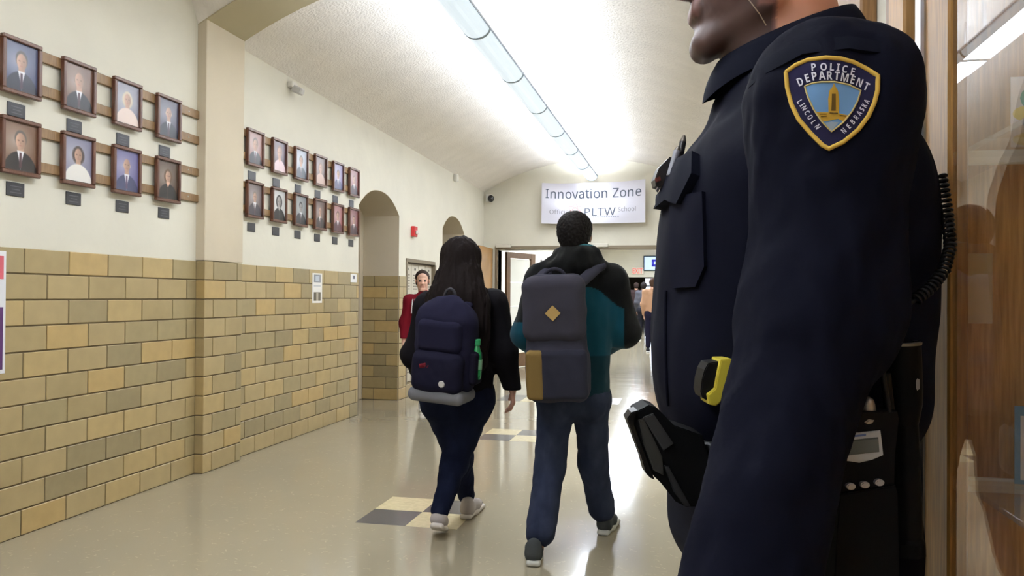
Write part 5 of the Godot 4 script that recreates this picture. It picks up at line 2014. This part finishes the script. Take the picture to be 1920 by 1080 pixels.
	for i in 48:
		for k in 8:
			var P := []
			for q in [[i, k], [i + 1, k], [i + 1, k + 1], [i, k + 1]]:
				P.append(cpt.call(TAU * q[0] / 48.0 + 0.12 * 0.0, q[1] * 0.25))
			var N := []
			for q in [[i, k], [i + 1, k], [i + 1, k + 1], [i, k + 1]]:
				var a: float = TAU * q[0] / 48.0
				var v: float = q[1] * 0.25
				var du: Vector3 = cpt.call(a + 0.05, v) - cpt.call(a - 0.05, v)
				var dv: Vector3 = cpt.call(a, minf(v + 0.1, 2.0)) - cpt.call(a, maxf(v - 0.1, 0.0))
				var nn := du.cross(dv).normalized()
				N.append(nn)
			co.tri(P[0] - base, P[1] - base, P[2] - base, N[0], N[1], N[2])
			co.tri(P[0] - base, P[2] - base, P[3] - base, N[0], N[2], N[3])
	part("collar", co.mesh(), cloth(rgb(16, 18, 30), 0.85, false, 0.05), n)
	# seam strap across the shoulder
	var both := Sdf.new()
	both.k = 0.02
	for e in [t, sleeve]:
		for i in e.a.size():
			both._put(e.a[i], e.ba[i], e.m[i], e.ra[i], e.rb[i], e.sc[i], e.bx[i], e.hb[i], e.col[i], 0.3, e.a[i])
	var strap := PackedVector2Array([Vector2(1352, 190), Vector2(1425, 122), Vector2(1500, 84), Vector2(1590, 74), Vector2(1660, 86), Vector2(1722, 112), Vector2(1726, 128), Vector2(1660, 106), Vector2(1590, 96), Vector2(1508, 106), Vector2(1436, 144), Vector2(1366, 208)])
	part("shoulder_strap", decal(both, strap, 9.0, 0.005, base), cloth(rgb(15, 17, 28), 0.85, false, 0.05), n)
	# chest pocket and flap
	var pocket := PackedVector2Array([Vector2(1262, 372), Vector2(1322, 360), Vector2(1326, 500), Vector2(1310, 538), Vector2(1268, 541), Vector2(1262, 520)])
	part("chest_pocket", decal(t, pocket, 9.0, 0.005, base), cloth(rgb(13, 14, 28), 0.85, false, 0.05), n)
	var flap := PackedVector2Array([Vector2(1246, 332), Vector2(1268, 312), Vector2(1312, 290), Vector2(1312, 330), Vector2(1284, 384), Vector2(1262, 378), Vector2(1240, 394), Vector2(1236, 372)])
	var fl := part("pocket_flap", decal(t, flap, 8.0, 0.012, base), cloth(rgb(16, 18, 30), 0.85, false, 0.05), n)
	var bt := on_cloth(t, Vector2(1253, 359), 0.014)
	if bt.size():
		var bm := MB.new()
		var q := Quaternion(Vector3.UP, bt[1])
		bm.lathe(PackedVector2Array([Vector2(0, 0.003), Vector2(0.005, 0.003), Vector2(0.0065, 0.0)]), Transform3D(Basis(q), bt[0] - base), 12)
		part("button", bm.mesh(), mat(rgb(60, 62, 72), 0.3), fl)
	# vertical crease line sewn down the shirt front
	for cr in [[Vector2(1262, 400), Vector2(1258, 470), Vector2(1264, 532)], [Vector2(1250, 545), Vector2(1246, 640), Vector2(1254, 760)]]:
		var cm := MB.new()
		var cp := PackedVector3Array()
		for i in 13:
			var u := i / 12.0
			var p: Vector2 = cr[0].lerp(cr[1], u).lerp(cr[1].lerp(cr[2], u), u)
			var h := on_cloth(t, p, 0.001)
			if h.size():
				cp.append(h[0] - base)
		if cp.size() > 2:
			cm.tube(cp, 0.0022, 6)
			part("crease", cm.mesh(), cloth(navy, 0.85, false, 0.05), n)
	# trousers
	var l := Sdf.new()
	l.k = 0.05
	l.rbox(oc(0.375, 0.95, 1.12), Vector3(0.14, 0.12, 0.175), 0.1, B)
	for s in [[hipl, 1.0], [hipr, 1.24]]:
		l.cap(s[0], oc(0.395, 0.5, s[1]), 0.1, 0.082)
		l.cap(oc(0.395, 0.5, s[1]), oc(0.40, 0.09, s[1]), 0.082, 0.07)
	part("trousers", l.mesh(0.01, base), cloth(rgb(11, 12, 22), 0.9, false, 0.05), n)
	for z in [1.0, 1.24]:
		var heel := oc(0.46, 0.001, z)
		shoe(n, base, heel, oc(0.17, 0.001, z), up, rgb(16, 16, 18), rgb(14, 14, 14), 0.008)
	var be := Sdf.new()
	be.k = 0.01
	be.ell(oc(0.362, 1.045, 1.12), Vector3(0.168, 0.3, 0.19), B)
	be.cut = func(p: Vector3) -> float: return absf(p.y - 1.045) - 0.027
	part("duty_belt", be.mesh(0.007, base), mat(rgb(16, 16, 18), 0.45), n)
	# shoulder patch
	var O := Vector2(1460, 90)
	var outer := zpts([82, 250, 180, 180, 300, 130, 480, 104, 620, 115, 750, 152, 880, 215, 1003, 288, 1000, 430, 965, 560, 905, 690, 800, 830, 650, 955, 510, 1022, 445, 985, 330, 865, 210, 720, 140, 570, 95, 400], O.x, O.y, 5.4)
	var ptc := part("shoulder_patch", decal(sleeve, outer, 7.0, 0.0016, base), cloth(rgb(38, 36, 62), 0.9), n, Vector3.ZERO, "embroidered police shield patch")
	var ring_pts := PackedVector3Array()
	for i in outer.size() + 1:
		var p := outer[i % outer.size()]
		var q := outer[(i + 1) % outer.size()]
		for k in 4:
			if i == outer.size() and k > 0:
				break
			var h := on_cloth(sleeve, p.lerp(q, k / 4.0), 0.0018)
			if h.size():
				ring_pts.append(h[0] - base)
	var rm := MB.new()
	rm.tube(ring_pts, 0.0024, 7)
	part("patch_border", rm.mesh(), cloth(rgb(214, 176, 84), 0.7), ptc, Vector3.ZERO, "yellow stitched border")
	var inner := zpts([275, 392, 350, 362, 440, 348, 560, 348, 700, 376, 826, 438, 795, 540, 740, 645, 650, 755, 535, 850, 440, 745, 360, 620, 305, 500], O.x, O.y, 5.4)
	part("patch_sky", decal(sleeve, inner, 7.0, 0.0022, base, false), cloth(rgb(112, 152, 196), 0.8), ptc, Vector3.ZERO, "pale blue embroidered sky")
	var ip := PackedVector3Array()
	for i in inner.size() + 1:
		for k in 3:
			if i == inner.size() and k > 0:
				break
			var h := on_cloth(sleeve, inner[i % inner.size()].lerp(inner[(i + 1) % inner.size()], k / 3.0), 0.0024)
			if h.size():
				ip.append(h[0] - base)
	var im := MB.new()
	im.tube(ip, 0.0009, 5)
	part("inner_border", im.mesh(), cloth(rgb(206, 188, 128), 0.8), ptc)
	var gold := cloth(rgb(186, 146, 56), 0.7)
	var brown := cloth(rgb(96, 74, 34), 0.8)
	for g in [[[505, 660, 500, 520, 512, 440, 540, 400, 556, 362, 574, 400, 596, 440, 606, 530, 606, 670], gold, 0.0028], [[385, 650, 500, 655, 606, 665, 700, 688, 655, 750, 600, 720, 470, 745, 440, 735], gold, 0.0027], [[535, 470, 572, 470, 574, 640, 532, 640], brown, 0.0033], [[415, 668, 488, 668, 488, 676, 420, 676], brown, 0.0033], [[612, 682, 680, 692, 676, 700, 612, 692], brown, 0.0033], [[430, 694, 488, 690, 488, 698, 436, 703], brown, 0.0033], [[515, 655, 595, 660, 595, 672, 515, 668], brown, 0.0033], [[470, 760, 535, 748, 605, 755, 540, 840], cloth(rgb(150, 164, 178), 0.8), 0.0025]]:
		part("tower_stitching", decal(sleeve, zpts(g[0], O.x, O.y, 5.4), 7.0, g[2], base, false), g[1], ptc)
	var lt := MB.new()
	var words := [
		["POLICE", [365, 205, 458, 200, 538, 202, 597, 207, 662, 224, 742, 250], [-0.10, -0.02, 0.06, 0.1, 0.16, 0.22], 72.0, 0.95],
		["DEPARTMENT", [232, 348, 303, 313, 372, 294, 443, 286, 515, 286, 586, 291, 662, 306, 742, 328, 812, 358, 885, 398], [-0.42, -0.32, -0.2, -0.1, 0.0, 0.08, 0.17, 0.27, 0.36, 0.46], 82.0, 0.86],
		["LINCOLN", [228, 548, 252, 580, 272, 612, 299, 656, 328, 702, 362, 752, 402, 800], [1.0, 1.0, 1.0, 0.99, 0.98, 0.96, 0.94], 56.0, 0.72],
		["NEBRASKA", [655, 842, 702, 797, 742, 752, 778, 708, 808, 666, 836, 626, 862, 588, 886, 548], [-0.74, -0.78, -0.84, -0.9, -0.95, -1.0, -1.05, -1.1], 56.0, 0.72]]
	for w in words:
		for i in w[0].length():
			letter_on(sleeve, w[0][i], Vector2(O.x + w[1][2 * i] / 5.4, O.y + w[1][2 * i + 1] / 5.4), w[2][i], w[3] / 5.4, w[4], 0.0030, lt, base)
	part("lettering", lt.mesh(), cloth(rgb(226, 224, 232), 0.8), ptc, Vector3.ZERO, "white embroidered words POLICE DEPARTMENT LINCOLN NEBRASKA")
	# earpiece wire down the neck
	var ew := MB.new()
	var ep := PackedVector3Array()
	for q in [Vector2(1398, -8), Vector2(1412, 10), Vector2(1424, 26), Vector2(1436, 48)]:
		var h := on_cloth(b, q, 0.002)
		if h.size():
			ep.append(h[0] - base)
	if ep.size() > 1:
		ew.tube(ep, 0.0008, 5)
		part("earpiece_wire", ew.mesh(), mat(rgb(200, 180, 160), 0.4), n)
	officer_gear(sleeve, base)

func officer_gear(sleeve: Sdf, base: Vector3) -> void:
	var black := mat(rgb(11, 11, 13), 0.45)
	var soft_black := mat(rgb(11, 11, 12), 0.65)
	black.metallic_specular = 0.3
	soft_black.metallic_specular = 0.2
	var O := Vector2(1160, 640)
	# electric weapon in its holster
	var tz := 0.925
	var ta := thing("stun_gun", "yellow and black stun gun at the officer's belt", "stun gun", pz(1342, 716, tz))
	plate(ta, "grip", zpts([535, 130, 612, 118, 600, 200, 582, 280, 540, 316, 534, 356, 500, 338, 488, 300, 496, 230, 512, 170], O.x, O.y, 3.177), tz, 0.035, black)
	plate(ta, "frame", zpts([610, 110, 662, 105, 690, 110, 690, 200, 640, 300, 600, 372, 580, 386, 540, 376, 531, 318, 576, 282, 592, 190], O.x, O.y, 3.177), tz - 0.008, 0.04, mat(rgb(212, 194, 66), 0.4), "yellow plastic frame")
	# open leather case hung from the belt front
	var pz0 := 0.95
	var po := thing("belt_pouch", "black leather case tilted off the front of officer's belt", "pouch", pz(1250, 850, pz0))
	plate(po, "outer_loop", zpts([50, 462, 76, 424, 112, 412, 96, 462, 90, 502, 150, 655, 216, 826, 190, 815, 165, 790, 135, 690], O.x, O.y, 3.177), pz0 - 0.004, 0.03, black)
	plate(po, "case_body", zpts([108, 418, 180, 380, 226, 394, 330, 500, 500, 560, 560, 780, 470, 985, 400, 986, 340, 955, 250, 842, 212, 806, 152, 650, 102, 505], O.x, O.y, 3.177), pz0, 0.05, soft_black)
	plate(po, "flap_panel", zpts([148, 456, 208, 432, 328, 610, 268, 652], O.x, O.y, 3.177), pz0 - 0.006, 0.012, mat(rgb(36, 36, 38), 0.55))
	plate(po, "edge_highlight", zpts([272, 742, 300, 748, 430, 985, 395, 984, 330, 900], O.x, O.y, 3.177), pz0 - 0.005, 0.012, mat(rgb(30, 30, 32), 0.5))  # grey strip paints a highlight along the leather edge
	plate(po, "side_gusset", zpts([118, 470, 150, 460, 262, 690, 268, 800, 210, 770, 152, 620], O.x, O.y, 3.177), pz0 - 0.004, 0.012, mat(rgb(40, 40, 38), 0.5))
	# radio
	var R := Vector2(1540, 560)
	var rz := 0.865
	var ra := thing("two_way_radio", "black two-way radio with grey screen in belt holster", "radio", pz(1630, 900, rz))
	plate(ra, "case", zpts([100, 452, 140, 440, 298, 438, 304, 470, 290, 600, 285, 745, 78, 758, 80, 640], R.x, R.y, 2.077), rz, 0.038, dull(rgb(12, 12, 14), 0.5))
	plate(ra, "holster", zpts([70, 762, 290, 728, 300, 760, 306, 1120, 50, 1120], R.x, R.y, 2.077), rz - 0.006, 0.03, soft_black)
	plate(ra, "screen_bezel", zpts([102, 527, 232, 514, 243, 610, 200, 628, 150, 640, 84, 630, 84, 590], R.x, R.y, 2.077), rz - 0.003, 0.008, mat(rgb(176, 178, 182), 0.4))
	plate(ra, "screen", zpts([108, 552, 224, 540, 228, 598, 100, 612], R.x, R.y, 2.077), rz - 0.0045, 0.006, mat(rgb(92, 98, 98), 0.2))
	plate(ra, "brand_strip", zpts([130, 532, 176, 527, 176, 535, 130, 540], R.x, R.y, 2.077), rz - 0.0045, 0.004, mat(rgb(90, 110, 170), 0.4))
	plate(ra, "emblem", zpts([170, 482, 186, 470, 208, 474, 200, 486, 184, 490], R.x, R.y, 2.077), rz - 0.002, 0.004, mat(rgb(150, 150, 154), 0.3, 0.6))
	for q in [Vector2(118, 733), Vector2(173, 727), Vector2(230, 718)]:
		var e := []
		for i in 14:
			e.append_array([q.x + 18 * cos(TAU * i / 14), q.y + 13 * sin(TAU * i / 14)])
		plate(ra, "button", zpts(e, R.x, R.y, 2.077), rz - 0.006, 0.01, mat(rgb(176, 176, 180), 0.35, 0.4))
	var kn := Sdf.new()
	kn.cap(pz(1627, 756, rz + 0.01), pz(1627, 772, rz + 0.012), 0.0075, 0.009)
	part("knob", kn.mesh(0.003, ra.position), mat(rgb(170, 164, 156), 0.3, 0.6), ra)
	var an := MB.new()
	an.tube(PackedVector3Array([pz(1668, 775, rz + 0.02) - ra.position, pz(1660, 700, rz + 0.02) - ra.position]), 0.006, 8)
	part("cable_plug", an.mesh(), black, ra)
	# torch
	var fz := 0.912
	var fl := thing("flashlight", "long black flashlight hanging behind the radio on officer's belt", "flashlight", pz(1700, 850, fz))
	var ax0 := pz(1690, 642, fz)
	var ax1 := pz(1706, 1040, fz)
	var dirv := (ax0 - ax1).normalized()
	var xf := Transform3D(Basis(Quaternion(Vector3.UP, dirv)), ax1 - fl.position)
	var L := ax0.distance_to(ax1)
	var hm := MB.new()
	hm.lathe(PackedVector2Array([Vector2(0.0, L - 0.004), Vector2(0.017, L - 0.004), Vector2(0.0205, L), Vector2(0.0205, L - 0.05), Vector2(0.0195, L - 0.07), Vector2(0.014, L - 0.095)]), xf, 20)
	part("head", hm.mesh(), dull(rgb(9, 9, 10), 0.5), fl)
	var tm := MB.new()
	tm.lathe(PackedVector2Array([Vector2(0.0145, L - 0.09), Vector2(0.0145, 0.02), Vector2(0.0165, 0.015), Vector2(0.0165, 0.0), Vector2(0.0, 0.0)]), xf, 20)
	part("barrel", tm.mesh(), dull(rgb(8, 8, 9), 0.55), fl)
	var sw := Sdf.new()
	sw.cap(pz(1714, 712, fz - 0.014), pz(1714, 728, fz - 0.014), 0.006, 0.006)
	part("switch", sw.mesh(0.003, fl.position), mat(rgb(130, 130, 134), 0.4), fl)
	var rg := MB.new()
	rg.lathe(PackedVector2Array([Vector2(0.021, L - 0.003), Vector2(0.0215, L), Vector2(0.0195, L + 0.001)]), xf, 20)
	part("bezel_ring", rg.mesh(), mat(rgb(120, 116, 110), 0.3, 0.7), fl)
	# coiled microphone lead
	var cd := thing("coiled_lead", "black coiled microphone lead hanging down the officer's back", "cord", pz(1770, 420, 1.02))
	var path := [Vector2(1764, 325), Vector2(1776, 400), Vector2(1782, 462), Vector2(1770, 508), Vector2(1744, 540), Vector2(1716, 562)]
	var cv := Curve3D.new()
	for i in path.size():
		var tan_: Vector2 = (path[mini(i + 1, 5)] - path[maxi(i - 1, 0)]) * 0.17
		var zi: float = [0.97, 0.95, 0.93, 0.91, 0.895, 0.885][i]
		var p := pz(path[i].x, path[i].y, zi)
		var k := pz(path[i].x + tan_.x, path[i].y + tan_.y, zi) - p
		cv.add_point(p - cd.position, -k, k)
	var len_ := cv.get_baked_length()
	var pts := PackedVector3Array()
	var turns := 30
	for i in turns * 10 + 1:
		var d := len_ * i / (turns * 10.0)
		var p := cv.sample_baked(d)
		var q := cv.sample_baked(minf(d + 0.003, len_))
		if d + 0.003 > len_:
			q = p + (p - cv.sample_baked(d - 0.003))
		var tg := (q - p).normalized()
		var s1 := tg.cross(cam.basis.z).normalized()
		var s2 := tg.cross(s1)
		var a := TAU * i / 10.0
		pts.append(p + (s1 * cos(a) + s2 * sin(a)) * 0.0058)
	var cm := MB.new()
	cm.tube(pts, 0.0019, 5)
	part("coil", cm.mesh(), dull(rgb(13, 13, 15), 0.4, 0.35), cd)
	var sp := PackedVector3Array()
	var tail := [Vector2(1716, 562), Vector2(1684, 586), Vector2(1662, 616), Vector2(1653, 652), Vector2(1656, 700), Vector2(1668, 775)]
	var cv2 := Curve3D.new()
	for i in tail.size():
		var tan_: Vector2 = (tail[mini(i + 1, 5)] - tail[maxi(i - 1, 0)]) * 0.17
		var z := lerpf(0.885, 0.868, i / 5.0)
		var p := pz(tail[i].x, tail[i].y, z)
		var k := pz(tail[i].x + tan_.x, tail[i].y + tan_.y, z) - p
		cv2.add_point(p - cd.position, -k, k)
	for i in 25:
		sp.append(cv2.sample_baked(cv2.get_baked_length() * i / 24.0))
	var tm2 := MB.new()
	tm2.tube(sp, 0.0026, 6)
	part("straight_lead", tm2.mesh(), dull(rgb(16, 16, 18), 0.4, 0.35), cd)
	# pens and clip microphone in the breast pocket
	var z := 1.12
	for q in [[Vector2(1266, 335), Vector2(1283, 254), rgb(44, 42, 46), "dark pen standing in the officer's breast pocket"], [Vector2(1256, 330), Vector2(1272, 275), rgb(150, 150, 160), "silver clip pen in the officer's breast pocket"]]:
		var pn := thing("pen", q[3], "pen", pz(q[0].x, q[0].y, z))
		var a := pz(q[0].x, q[0].y, z) - pn.position
		var e := pz(q[1].x, q[1].y, z + 0.005) - pn.position
		var pm := MB.new()
		pm.tube(PackedVector3Array([a, a.lerp(e, 0.85)]), 0.005, 10)
		part("barrel", pm.mesh(), mat(q[2], 0.3), pn)
		var pm2 := MB.new()
		pm2.tube(PackedVector3Array([a.lerp(e, 0.85), e]), 0.005, 10, 0.002)
		part("tip", pm2.mesh(), mat(rgb(120, 112, 104), 0.3, 0.4), pn)
		z -= 0.012
	var mc := thing("clip_microphone", "dark clip-on microphone with red mark at officer's chest", "microphone", pz(1246, 325, 1.17))
	plate(mc, "shell", PackedVector2Array([Vector2(1228, 336), Vector2(1236, 314), Vector2(1256, 294), Vector2(1272, 300), Vector2(1262, 330), Vector2(1240, 352), Vector2(1230, 348)]), 1.13, 0.03, mat(rgb(30, 27, 30), 0.4))
	plate(mc, "red_mark", PackedVector2Array([Vector2(1229, 334), Vector2(1238, 330), Vector2(1240, 338), Vector2(1231, 342)]), 1.127, 0.004, mat(rgb(110, 40, 34), 0.5))
